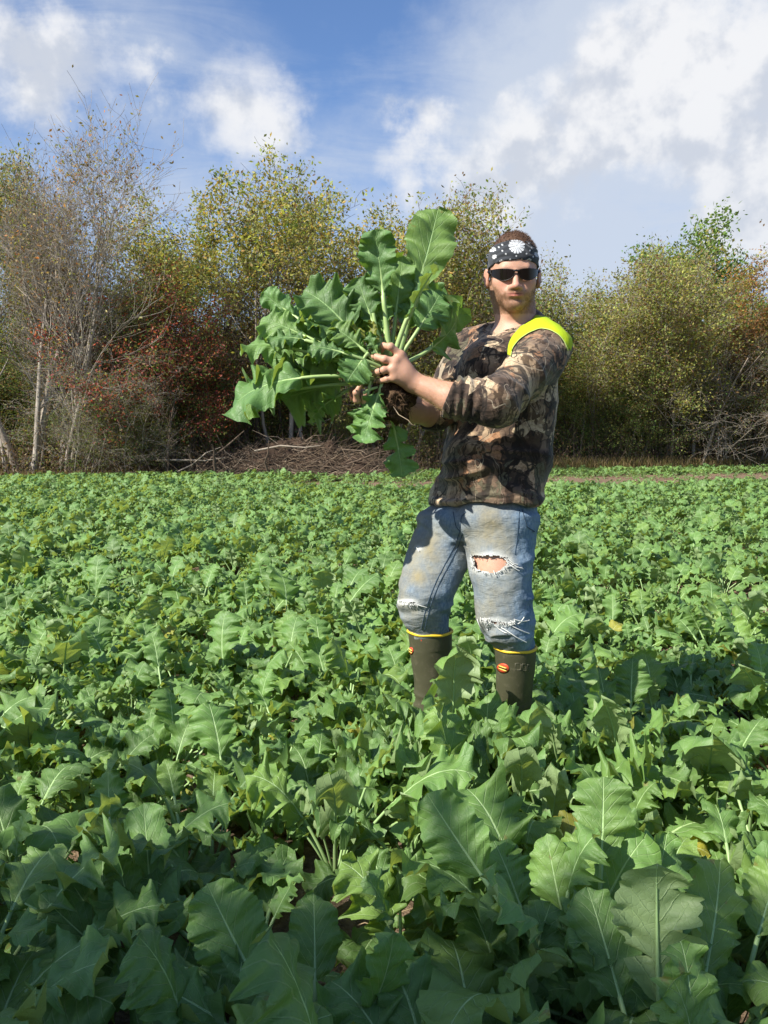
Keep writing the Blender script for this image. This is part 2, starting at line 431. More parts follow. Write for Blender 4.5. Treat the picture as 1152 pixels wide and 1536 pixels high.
def build_clods():
    rng = np.random.default_rng(5)
    base = np.array([[1, 0, 0], [-1, 0, 0], [0, 1, 0], [0, -1, 0], [0, 0, 1], [0, 0, -1.]])
    tri = np.array([[0, 2, 4], [2, 1, 4], [1, 3, 4], [3, 0, 4], [2, 0, 5], [1, 2, 5], [3, 1, 5], [0, 3, 5]])
    N = 5200
    Y = 0.6 + 26 * rng.random(N) ** 2.0; X = rng.uniform(-0.62, 0.62, N) * (Y + 0.8)
    S = rng.uniform(0.006, 0.028, N) * (1 + Y * 0.06)
    V = base[None] * S[:, None, None] * rng.uniform(0.5, 1.3, (N, 6, 1))
    V[:, :, 2] *= 0.7
    V += np.stack([X, Y, np.full(N, 0.012)], 1)[:, None]
    F = tri[None] + (np.arange(N) * 6)[:, None, None]
    tag(mk_obj('soil_clods', mk_mesh('soil_clods', V.reshape(-1, 3), F.reshape(-1, 3), [M_soil], smooth=False)), 'crumbly brown soil clods lying between the plants', 'soil', kind='stuff')
    # dead brown leaves and stalk litter
    t = Tubes()
    for i in range(1500):
        y = 0.8 + 24 * rng.random() ** 1.8; x = rng.uniform(-0.6, 0.6) * (y + 0.8)
        a = rng.uniform(0, 6.28); L = rng.uniform(0.03, 0.12)
        p = np.array([x, y, 0.03]); d = np.array([math.cos(a), math.sin(a), rng.uniform(-.1, .3)])
        t.add([p, p + d * L * .5 + [0, 0, .006], p + d * L], [.0018, .0015, .001], 3)
    tag(mk_obj('straw_litter', t.mesh('straw_litter', [simple_mat('straw', (0.30, 0.22, 0.13), 0.9, 0.1, 0.4, 9)])), 'dry straw and stalk litter scattered on the soil', 'litter', kind='stuff')
build_clods()

# ------------------------------------------------------------------ crop
rngP = np.random.default_rng(11)
def rand_leaf_params(rng, size):
    sh = int(rng.choice([0, 1, 2], p=[0.46, 0.26, 0.28]))
    Lb = rng.uniform(0.078, 0.156) * size
    return dict(Lp=rng.uniform(0.09, 0.185) * size, Lb=Lb, Wd=Lb * rng.uniform(0.92, 1.22),
                elev=rad(rng.uniform(48, 84)), curl=rad(rng.uniform(25, 125)), lobe=rng.uniform(0.20, 0.78), ruffle=rng.uniform(0.35, 0.95),
                fold=rng.uniform(0.05, 0.5), stalk_r=0.0028 * size ** 0.5, twist=rng.uniform(-0.6, 0.6), shape=sh, bites=int(rng.random() < 0.35) * int(rng.integers(1, 4)))
leaf_meshes = []
for k in range(34):
    p = rand_leaf_params(rngP, 1.0)
    V, Q, UV, mi = leaf_arrays(rngP, nt=34, ns=5, **p)
    leaf_meshes.append(mk_mesh('leaf', V, Q, [M_leaf, M_stem], {'tint': np.full(len(V), rngP.random())}, uv=UV, midx=mi))
yellow_leaf = []
for k in range(3):
    p = rand_leaf_params(rngP, 0.8); V, Q, UV, mi = leaf_arrays(rngP, nt=24, ns=4, **p)
    yellow_leaf.append(mk_mesh('leaf', V, Q, [M_leaf_old, M_stem], {'tint': np.full(len(V), rngP.random())}, uv=UV, midx=mi))

FEET = [(0.19, 2.70), (0.42, 2.60)]
def crop_positions():
    """jittered positions of every plant, nearest first"""
    rng = np.random.default_rng(21)
    out = []
    sx, sy = 0.215, 0.235
    for iy in range(-14, 175):
        y0 = iy * sy
        half = 0.60 * max(y0, 0) + 2.6
        for ix in range(int(-half / sx), int(half / sx) + 1):
            x = ix * sx + rng.uniform(-.12, .12); y = y0 + rng.uniform(-.13, .13)
            if y > field_edge(x) or y < -3: continue
            out.append((x, y))
    P = np.array(out)
    # thin places: bare strip near the far side on the right, some gaps
    g = vnoise(np.stack([P[:, 0] * 0.9, P[:, 1] * 0.9, 0 * P[:, 0]], 1), 4)
    e = P[:, 1] / (25 + 0.34 * P[:, 0])
    strip = np.exp(-((e - 0.80 - 0.01 * P[:, 0] / 3) / 0.12) ** 2) * np.interp(P[:, 0], [-4, -2, 4], [0, .8, 1.0])
    keep = np.ones(len(P), bool)
    keep &= ~((strip + g * 0.30 > 0.50) & (rng.random(len(P)) < 0.86))
    keep &= ~((g > 0.62) & (rng.random(len(P)) < 0.55))
    for fx, fy in FEET: keep &= np.hypot(P[:, 0] - fx, P[:, 1] - fy) > 0.10
    keep &= np.hypot(P[:, 0], P[:, 1]) > 0.62
    for gx, gy, gr in ((-0.64, 1.72, 0.20), (-0.22, 1.92, 0.17), (-0.10, 1.50, 0.15), (-0.50, 1.45, 0.16), (-0.16, 1.22, 0.12), (1.55, 5.4, .35), (-.9, 6.5, .3)):
        keep &= np.hypot(P[:, 0] - gx, P[:, 1] - gy) > gr
    return P[keep]
CP = np.concatenate([crop_positions(), np.array([(.07, 2.44), (.20, 2.42), (.30, 2.36), (.43, 2.30), (.54, 2.36), (.15, 2.24), (.36, 2.20), (.62, 2.50), (.02, 2.62)])])
inview = (CP[:, 1] > 0.95) & (np.abs(CP[:, 0]) < 0.46 * CP[:, 1] + 0.16)
order = np.argsort(np.where(inview, np.hypot(CP[:, 0], CP[:, 1]), 1e6))
near_i = order[:296]; far_i = order[296:]

def size_at(x, y, rng):
    s = rng.uniform(0.98, 1.32)
    if y < 2.3: s *= 1.0 + 0.22 * (2.3 - y) / 1.3            # the big plants right in front
    if 1.9 < y < 2.7 and -0.15 < x < 0.75: s *= 0.94      # rank growth around the boots
    s *= 1 + 0.14 * float(vnoise(np.array([[x * 0.7, y * 0.7, 3.0]]), 8)[0])
    return s
ORD = ['first', 'second', 'third', 'fourth', 'fifth', 'sixth', 'seventh', 'eighth', 'ninth', 'tenth', 'eleventh', 'twelfth', 'thirteenth', 'fourteenth', 'fifteenth', 'sixteenth', 'seventeenth', 'eighteenth', 'nineteenth', 'twentieth']
front_row = sorted([i for i in near_i if CP[i][1] < 1.62], key=lambda i: CP[i][0] / CP[i][1])
second_row = sorted([i for i in near_i if 1.62 <= CP[i][1] < 1.95], key=lambda i: CP[i][0] / CP[i][1])
front_rank = {int(i): k for k, i in enumerate(front_row)}; second_rank = {int(i): k for k, i in enumerate(second_row)}
def plant_label(i, yellow, s):
    x, y = CP[i]; y_ = 'partly yellowed ' if yellow else ''
    if i in front_rank and front_rank[i] < 20: return '%slarge-leaved green plant along the bottom picture edge, %s from the left' % (y_, ORD[front_rank[i]])
    if i in second_rank and second_rank[i] < 20: return '%sgreen plant, second row above the bottom picture edge, %s from left' % (y_, ORD[second_rank[i]])
    mx = 576 + 1253 * x / y
    for (fx, fy), w in zip(FEET, ('right boot, further back', 'left boot, with the badge')):
        if math.hypot(x - fx, y - fy) < .24: return '%sgreen plant growing against the man\'s %s' % (y_, w)
    size = 'small ' if s < 1.02 else ('large ' if s > 1.24 else '')
    if mx < 120: side = 'near the left picture edge'
    elif mx < 250: side = 'in line with the bare trees'
    elif mx < 420: side = 'in line with the brush pile'
    elif mx < 600: side = 'below the held plants'
    elif mx > 1040: side = 'near the right picture edge'
    elif mx > 930: side = 'well right of the man'
    elif mx > 815: side = 'just right of the man'
    else: side = 'in front of the man' if y < 2.65 else 'seen past the man\'s legs'
    far = 'nearer than his boots' if y < 2.4 else ('level with his boots' if y < 2.75 else ('just beyond his boots' if y < 3.3 else ('a few steps behind him' if y < 4.0 else ('several steps behind him' if y < 4.8 else 'well behind him'))))
    return '%s%sgreen plant %s, %s' % (y_, size, side, far)
rng = np.random.default_rng(77)
for idx in near_i:
    x, y = CP[idx]
    s = size_at(x, y, rng)
    root = empty('brassica_plant', (x, y, 0.0)); root.rotation_euler = (0, 0, rng.uniform(0, 6.28))
    yellow = False
    n = int(rng.integers(10, 15))
    for k in range(n):
        inner = k / n
        me = leaf_meshes[int(rng.integers(len(leaf_meshes)))] if rng.random() > 0.02 else yellow_leaf[int(rng.integers(3))]
        yellow = yellow or me in yellow_leaf
        o = mk_obj('leaf', me, root)
        o.location = (rng.uniform(-.01, .01), rng.uniform(-.01, .01), 0)
        o.rotation_euler = (rng.uniform(-.15, .15), rng.uniform(-.22, .30) + (0.45 if inner < 0.35 else 0), k * 2.4 + rng.uniform(-.4, .4))
        q = s * (1.15 if inner < 0.5 else rng.uniform(0.60, 1.12)); o.scale = (q, q, q * (1.48 if 2.05 < y < 2.75 and -0.15 < x < 0.75 else 1.0))
    tag(root, plant_label(int(idx), yellow, s), 'crop plant', 'brassica plants of the near crop')

# three plants that stand out in the foreground get their leaves set one by one
rngH = np.random.default_rng(5)
def hero_plant(label, gx, gy, leaves):
    root = empty('brassica_plant', (gx, gy, 0)); root['label'] = label; root['category'] = 'crop plant'; root['group'] = 'brassica plants of the near crop'
    for (px, py, Y, nx, ny, nz, Lp, Wr, curl, lobe, shape, under) in leaves:
        nrm = Vector((nx, ny, nz))
        set_leaf(root, Vector((gx, gy, 0.01)), W(px, py, Y), nrm, Lp, Wr, [M_leaf, M_stem], rngH, curl=curl, lobe=lobe, shape=shape, stalk=0.0045, tint=rngH.random(), bites=under)
hero_plant('foreground plant with a pale upturned leaf showing its underside, at lower right', 0.44, 1.22,
    [(985, 1295, 1.34, .15, .75, -.35, .52, .95, .35, .6, 0, 2), (880, 1330, 1.45, -.1, -.7, .7, .58, .9, .6, .5, 2, 0), (1080, 1290, 1.5, .2, -.7, .7, .58, .85, .5, .6, 0, 0), (1010, 1470, 1.15, .3, -.5, .8, .62, 1.0, .9, .6, 0, 0)])
hero_plant('foreground plant with a tall two-lobed leaf and white midrib, right of centre', 0.40, 1.50,
    [(905, 1165, 1.66, -.05, -.85, .5, .66, 1.05, .3, .4, 0, 1), (820, 1250, 1.6, -.4, -.6, .7, .55, .9, .6, .6, 1, 0), (640, 1190, 1.62, -.3, -.75, .6, .68, .9, .6, .3, 2, 0), (1000, 1250, 1.65, .4, -.6, .7, .55, .9, .6, .6, 1, 0)])
hero_plant('foreground plant with a round broad leaf over bare soil, at lower left', -0.12, 1.36,
    [(310, 1325, 1.45, -.1, -.7, .7, .60, 1.05, .5, .2, 2, 0), (195, 1462, 1.32, -.5, -.3, .9, .55, .85, .8, .4, 0, 0), (470, 1340, 1.5, .1, -.6, .8, .58, .95, .9, .3, 2, 0), (590, 1400, 1.36, .6, -.3, .8, .55, .95, .8, .3, 0, 0)])
hero_plant('foreground plant with an upright pointed leaf over the soil gap, at left', -0.46, 1.62,
    [(175, 1285, 1.72, -.1, -.8, .6, .52, .85, .3, .5, 0, 0), (215, 1205, 1.85, .2, -.8, .5, .4, .6, .4, .6, 0, 0), (60, 1340, 1.6, -.6, -.4, .8, .4, .7, .7, .6, 1, 0), (90, 1290, 1.8, -.5, -.5, .7, .4, .6, .7, .6, 1, 0)])

# the rest of the crop: one mass, instanced by geometry nodes
src = bpy.data.collections.new('crop_sources')                 # never linked to the scene
NVAR = 12
for k in range(NVAR):
    Vs, Qs, Us, Ms, Ts = [], [], [], [], []; off = 0
    n = int(rng.integers(9, 13))
    for j in range(n):
        p = rand_leaf_params(rng, rng.uniform(0.6, 1.1)); p['elev'] = rad(rng.uniform(35, 80))
        V, Q, UV, mi = leaf_arrays(rng, nt=14, ns=2, **p)
        a = j * 2.4 + rng.uniform(-.4, .4); c, s_ = math.cos(a), math.sin(a)
        V = V @ np.array([[c, s_, 0], [-s_, c, 0], [0, 0, 1]])
        Vs.append(V); Qs.append(Q + off); Us.append(UV); Ms.append(mi); Ts.append(np.full(len(V), rng.random())); off += len(V)
    me = mk_mesh('crop_plant_mesh', np.concatenate(Vs), np.concatenate(Qs), [M_leaf, M_stem], {'tint': np.concatenate(Ts)}, uv=np.concatenate(Us), midx=np.concatenate(Ms))
    o = bpy.data.objects.new('source_%02d' % k, me); src.objects.link(o)
FP = CP[far_i]
pm = bpy.data.meshes.new('brassica_crop'); pm.vertices.add(len(FP))
Zf = np.zeros(len(FP))
pm.vertices.foreach_set('co', np.stack([FP[:, 0], FP[:, 1], Zf], 1).astype(np.float32).ravel())
a = pm.attributes.new('rot', 'FLOAT_VECTOR', 'POINT'); a.data.foreach_set('vector', np.stack([rng.uniform(-.1, .1, len(FP)), rng.uniform(-.1, .1, len(FP)), rng.uniform(0, 6.28, len(FP))], 1).astype(np.float32).ravel())
sz = rng.uniform(0.98, 1.40, len(FP)) * (1 + 0.16 * vnoise(np.stack([FP[:, 0] * .7, FP[:, 1] * .7, 0 * FP[:, 0]], 1), 8)) * np.interp(FP[:, 1], [7, 25], [1.0, 0.92])
ef = FP[:, 1] / (25 + 0.34 * FP[:, 0]); sz *= 1 - .5 * np.exp(-((ef - .80) / .13) ** 2) * np.interp(FP[:, 0], [-4, 0, 4], [0, .7, 1.0])
a = pm.attributes.new('scl', 'FLOAT', 'POINT'); a.data.foreach_set('value', sz.astype(np.float32))
a = pm.attributes.new('idx', 'INT', 'POINT'); a.data.foreach_set('value', rng.integers(0, NVAR, len(FP)).astype(np.int32))
crop = mk_obj('brassica_crop', pm)
tag(crop, 'dense green brassica crop running back to the tree line', 'crop', kind='stuff')
gt = bpy.data.node_groups.new('scatter', 'GeometryNodeTree')
gt.interface.new_socket('Geometry', in_out='INPUT', socket_type='NodeSocketGeometry'); gt.interface.new_socket('Geometry', in_out='OUTPUT', socket_type='NodeSocketGeometry')
gi = gt.nodes.new('NodeGroupInput'); go = gt.nodes.new('NodeGroupOutput')
iop = gt.nodes.new('GeometryNodeInstanceOnPoints'); ci = gt.nodes.new('GeometryNodeCollectionInfo')
ci.inputs[0].default_value = src; ci.inputs['Separate Children'].default_value = True; ci.inputs['Reset Children'].default_value = True
def nattr(nm, ty):
    n = gt.nodes.new('GeometryNodeInputNamedAttribute'); n.data_type = ty; n.inputs[0].default_value = nm; return n.outputs[0]
gt.links.new(gi.outputs[0], iop.inputs['Points']); gt.links.new(ci.outputs[0], iop.inputs['Instance'])
iop.inputs['Pick Instance'].default_value = True
gt.links.new(nattr('idx', 'INT'), iop.inputs['Instance Index'])
gt.links.new(nattr('rot', 'FLOAT_VECTOR'), iop.inputs['Rotation']); gt.links.new(nattr('scl', 'FLOAT'), iop.inputs['Scale'])
gt.links.new(iop.outputs[0], go.inputs[0])
md = crop.modifiers.new('scatter', 'NODES'); md.node_group = gt
# ------------------------------------------------------------------ trees
def bark_mat(name, c, var=0.35):
    m, T, out = new_mat(name)
    tc = T.n.new('ShaderNodeTexCoord'); v = T.vmath('MULTIPLY', tc.outputs['Object'], (1, 1, 0.25))
    n = T.noise(v, 26, 5, 0.65); n2 = T.noise(tc.outputs['Object'], 2.0, 3, 0.5)
    cc = T.mix(n, tuple(x * (1 - var) for x in c), tuple(x * (1 + var) for x in c))
    cc = T.mix(T.math('MULTIPLY', T.smooth(n2, 0.5, 0.7), 0.5), cc, tuple(x * 1.5 for x in c))
    bn = T.node('ShaderNodeBump', i_Strength=0.9, i_Distance=0.02, i_Height=n)
    b = principled(T, Base_Color=cc, Roughness=0.9); b.inputs['Specular IOR Level'].default_value = 0.15
    T.l.new(bn.outputs[0], b.inputs['Normal']); T.l.new(b.outputs[0], out.inputs[0]); return m
BK_grey = bark_mat('grey_bark', (0.30, 0.265, 0.22))
BK_dark = bark_mat('dark_bark', (0.075, 0.058, 0.045))
BK_pale = bark_mat('pale_bark', (0.28, 0.235, 0.185))
BK_brown = bark_mat('brown_bark', (0.11, 0.080, 0.058))
def foliage_mat():
    m, T, out = new_mat('tree_leaves')
    at = T.n.new('ShaderNodeAttribute'); at.attribute_name = 'Col'
    b = principled(T, Base_Color=at.outputs['Color'], Roughness=0.55); b.inputs['Specular IOR Level'].default_value = 0.3
    tr = T.n.new('ShaderNodeBsdfTranslucent'); T.put(tr.inputs[0], T.mix(1.0, at.outputs['Color'], (1.6, 1.5, 0.8), 'MULTIPLY'))
    ms = T.n.new('ShaderNodeMixShader'); ms.inputs[0].default_value = 0.40
    T.l.new(b.outputs[0], ms.inputs[1]); T.l.new(tr.outputs[0], ms.inputs[2]); T.l.new(ms.outputs[0], out.inputs[0]); return m
M_fol = foliage_mat()

def grow(rng, H, stems=1, base_spread=0.2, r0=0.1, first=0.3, kids=(7, 5, 4), ang=(0.6, 0.7, 0.8), lenf=(0.42, 0.5, 0.5), trop=0.12, wob=0.10, sides=(6, 4, 3, 3), stem_out=0.35):
    """branch skeleton; returns Tubes and twig segments"""
    tb = Tubes(); twigs = []
    def rec(p, d, L, r, lvl):
        n = (9, 6, 4, 3)[min(lvl, 3)]
        pts = [p]; dirs = [d]
        for i in range(n):
            d = d + rng.normal(0, wob * (1.0 + 0.4 * lvl), 3) + np.array([0, 0, trop * (0.5 if lvl else 0.25)])
            d = d / np.linalg.norm(d); p = p + d * L / n; pts.append(p); dirs.append(d)
        rr = r * (1 - 0.86 * np.linspace(0, 1, n + 1) ** 0.9)
        tb.add(pts, np.maximum(rr, 0.004), sides[min(lvl, 3)], cap=False)
        if lvl >= len(kids) - 1 or L < 0.5:
            twigs.append((pts[0], pts[-1], lvl))
        if lvl < len(kids):
            k = kids[lvl]
            for i in range(k):
                f = first + (1 - first) * (i + rng.random()) / k if lvl == 0 else 0.15 + 0.85 * (i + rng.random()) / k
                j = min(int(f * n), n - 1); fr = f * n - j
                q = pts[j] * (1 - fr) + pts[j + 1] * fr; dd = dirs[j + 1]
                az = rng.uniform(0, 6.283); ref = np.array([math.cos(az), math.sin(az), 0.05]); perp = ref - dd * ref.dot(dd); perp /= np.linalg.norm(perp) + 1e-9
                th = ang[lvl] * rng.uniform(0.7, 1.3)
                nd = dd * math.cos(th) + perp * math.sin(th)
                l2 = L * lenf[lvl] * rng.uniform(0.6, 1.25) * (1.15 - 0.55 * f if lvl == 0 else 1.0)
                rec(q, nd, l2, max(rr[j] * 0.55, 0.005), lvl + 1)
    for s in range(stems):
        az = rng.uniform(0, 6.283); o = base_spread * rng.uniform(0.3, 1) if stems > 1 else 0
        p = np.array([o * math.cos(az), o * math.sin(az), -0.1])
        ln = stem_out * rng.uniform(0.3, 1.0) if stems > 1 else 0.05
        d = np.array([ln * math.cos(az), ln * math.sin(az), 1.0]); d /= np.linalg.norm(d)
        rec(p, d, H * (rng.uniform(0.8, 1.0) if stems > 1 else 1.0), r0 * rng.uniform(0.7, 1.0), 0)
    zmax = max(v[:, 2].max() for v in tb.V); k_ = H / zmax          # true to the height asked for
    tb.V = [v * k_ for v in tb.V]; twigs = [(a_ * k_, b_ * k_, l_) for a_, b_, l_ in twigs]
    return tb, twigs

def leaves_on(rng, twigs, n, size, spread, palette, zlo=None, zhi=None, weight=None, aspect=0.5, droop=0.0, clump=0.35):
    """small leaf faces gathered in clumps along the twigs; palette: list of (weight, rgb)"""
    n = int(n * 1.25); size = size * .80
    A = np.array([t[0] for t in twigs]); B = np.array([t[1] for t in twigs])
    M = (A + B) / 2
    w = np.linalg.norm(B - A, axis=1) + 0.05
    if weight is not None: w = w * np.maximum(weight(M), 0)
    w = w / w.sum()
    ti = rng.choice(len(A), n, p=w)
    # each twig has its own fullness, and leaves sit in a few knots on it
    knot = np.floor(rng.random(n) * 4) / 4
    f = np.clip(knot + rng.normal(0.12, 0.09, n), 0, 1.05)
    C = A[ti] * (1 - f[:, None]) + B[ti] * f[:, None] + rng.normal(0, spread, (n, 3))
    u = rng.normal(0, 1, (n, 3)); u[:, 2] -= droop; u /= np.linalg.norm(u, axis=1)[:, None]
    v = np.cross(u, rng.normal(0, 1, (n, 3)) + np.array([0, 0, 0.6])); v /= np.linalg.norm(v, axis=1)[:, None]
    s = size * rng.uniform(0.55, 1.35, n)
    nn = np.cross(u, v)
    V = np.stack([C - u * s[:, None], C + v * (s * aspect)[:, None] + nn * (s * .12)[:, None], C + u * s[:, None], C - v * (s * aspect)[:, None] + nn * (s * .12)[:, None]], 1).reshape(-1, 3)
    Q = np.arange(4 * n).reshape(-1, 4)
    pw = np.array([p[0] for p in palette], float); pw /= pw.sum(); pc = np.array([p[1] for p in palette])
    tone = rng.choice(len(pc), len(A), p=pw)                                 # twigs turn colour together
    own = rng.choice(len(pc), n, p=pw)
    ci = np.where(rng.random(n) < 0.62, tone[ti], own)
    c = 1.2 * pc[ci] * rng.uniform(0.72, 1.30, n)[:, None] * rng.uniform(0.85, 1.15, (n, 3)) * rng.uniform(0.75, 1.25, len(A))[tone[ti] * 0 + ti][:, None]
    return V, Q, np.repeat(c, 4, 0)

OLIVE = (0.185, 0.190, 0.052); YELLOWG = (0.265, 0.265, 0.072); GOLD = (0.33, 0.245, 0.065); GREEN = (0.100, 0.155, 0.040); DGREEN = (0.045, 0.080, 0.024)
RED = (0.27, 0.065, 0.045); DRED = (0.12, 0.038, 0.030); ORANGE = (0.31, 0.150, 0.050); BROWN = (0.17, 0.105, 0.050); TAN = (0.28, 0.21, 0.11); BRIGHT = (0.12, 0.20, 0.035)
KIND = {
 # name: (grow args, n leaves, leaf size, spread, palette, bark, droop)
 'bare':   (dict(stems=5, base_spread=0.6, r0=0.115, first=0.22, kids=(12, 9, 6), ang=(0.50, 0.6, 0.7), lenf=(0.44, 0.48, 0.5), trop=0.16, wob=0.07), 3000, .045, .10, [(3, TAN), (2, BROWN), (1, ORANGE), (2, OLIVE)], 'grey', 0),
 'tangle': (dict(stems=6, base_spread=0.9, r0=0.04, first=0.1, kids=(12, 8, 3), ang=(0.85, 0.9, 0.9), lenf=(0.5, 0.5, 0.5), trop=0.02, wob=0.16), 4200, .045, .13, [(3, BROWN), (2, TAN), (2, OLIVE), (1, GREEN)], 'grey', 0.3),
 'locust': (dict(stems=4, base_spread=0.5, r0=0.075, first=0.38, kids=(9, 8, 4), ang=(0.70, 0.7, 0.8), lenf=(0.44, 0.5, 0.5), trop=0.09, wob=0.11, stem_out=0.55), 6500, .060, .11, [(6, YELLOWG), (2, OLIVE), (2, GOLD), (1, GREEN)], 'dark', 0.3),
 'olive':  (dict(stems=2, base_spread=0.3, r0=0.13, first=0.12, kids=(15, 9, 5), ang=(0.75, 0.7, 0.8), lenf=(0.36, 0.5, 0.5), trop=0.12, wob=0.08), 26000, .062, .17, [(5, OLIVE), (2, GREEN), (3, YELLOWG), (1, BROWN)], 'brown', 0.2),
 'green':  (dict(stems=1, r0=0.16, first=0.12, kids=(16, 9, 5), ang=(0.8, 0.75, 0.8), lenf=(0.36, 0.5, 0.5), trop=0.10, wob=0.08), 26000, .068, .19, [(5, GREEN), (3, DGREEN), (2, OLIVE)], 'brown', 0.2),
 'bright': (dict(stems=1, r0=0.2, first=0.2, kids=(14, 9, 5), ang=(0.8, 0.75, 0.8), lenf=(0.42, 0.5, 0.5), trop=0.08, wob=0.09), 26000, .08, .20, [(5, BRIGHT), (3, GREEN), (1, YELLOWG)], 'brown', 0.1),
 'orange': (dict(stems=2, base_spread=0.3, r0=0.10, first=0.2, kids=(13, 8, 4), ang=(0.7, 0.7, 0.8), lenf=(0.36, 0.5, 0.5), trop=0.12, wob=0.09), 12000, .062, .16, [(4, ORANGE), (2, GOLD), (2, OLIVE), (2, BROWN)], 'brown', 0.2),
 'willow': (dict(stems=5, base_spread=0.7, r0=0.07, first=0.15, kids=(12, 9, 5), ang=(0.55, 0.6, 0.7), lenf=(0.42, 0.5, 0.5), trop=0.10, wob=0.10), 25000, .056, .14, [(4, OLIVE), (4, YELLOWG), (1, GREEN), (2, BROWN)], 'grey', 0.8),
 'brown':  (dict(stems=5, base_spread=0.6, r0=0.06, first=0.15, kids=(12, 9, 5), ang=(0.50, 0.6, 0.7), lenf=(0.40, 0.5, 0.5), trop=0.14, wob=0.09), 13000, .050, .14, [(4, BROWN), (3, OLIVE), (1, ORANGE), (2, TAN)], 'grey', 0.3),
 'red':    (dict(stems=3, base_spread=0.3, r0=0.045, first=0.18, kids=(11, 7, 4), ang=(0.7, 0.7, 0.8), lenf=(0.42, 0.5, 0.5), trop=0.10, wob=0.10), 8500, .060, .13, [(6, RED), (3, DRED), (2, OLIVE), (1, (0.35, 0.18, 0.12)), (3, GREEN)], 'brown', 0.4),
 'shrub':  (dict(stems=6, base_spread=0.3, r0=0.025, first=0.1, kids=(9, 6, 3), ang=(0.7, 0.7, 0.8), lenf=(0.5, 0.5, 0.5), trop=0.05, wob=0.12), 6500, .050, .13, [(3, YELLOWG), (4, BRIGHT), (2, GREEN)], 'brown', 0.3),
 'dark':   (dict(stems=3, base_spread=0.8, r0=0.05, first=0.05, kids=(12, 8, 4), ang=(0.8, 0.8, 0.8), lenf=(0.45, 0.5, 0.5), trop=0.04, wob=0.12), 13000, .060, .18, [(4, DGREEN), (3, GREEN), (2, OLIVE), (2, BROWN)], 'brown', 0.3),
}
BARK = dict(grey=BK_grey, dark=BK_dark, pale=BK_pale, brown=BK_brown)
tree_cache = {}
def tree_meshes(kind, seed, H):
    g, n, ls, sprd, pal, bk, droop = KIND[kind]
    r = np.random.default_rng(seed)
    tb, tw = grow(r, H, **g)
    wt = None
    if kind == 'locust': wt = lambda M: np.clip((M[:, 2] / H - 0.52) * 4.0, 0.04, 1.6)
    if kind == 'bare': wt = lambda M: np.clip(M[:, 2] / H, 0.1, 1)
    V, Q, C = leaves_on(r, tw, n, ls, sprd, pal, weight=wt, droop=droop)
    return tb.mesh('trunk', [BARK[bk]]), mk_mesh('crown', V, Q, [M_fol], {'Col': C}, smooth=False)
def tree(name, label, cat, kind, px, Y, H, seed, group='trees along the field edge', new=True, rz=None, sx=1.0):
    """a tree whose foot stands in column px of the photograph at distance Y"""
    key = (kind, seed)
    if key not in tree_cache: tree_cache[key] = (*tree_meshes(kind, seed, 8.0), )
    tm, cm = tree_cache[key]
    x = W(px, 700, Y).x
    root = empty(name, (x, Y, 0)); tag(root, label, cat, group)
    s = H / 8.0; root.scale = (s * sx, s * sx, s)
    root.rotation_euler = (0, 0, rz if rz is not None else (seed * 1.7 + px) % 6.28)
    mk_obj('trunk', tm, root); mk_obj('crown', cm, root)
    return root
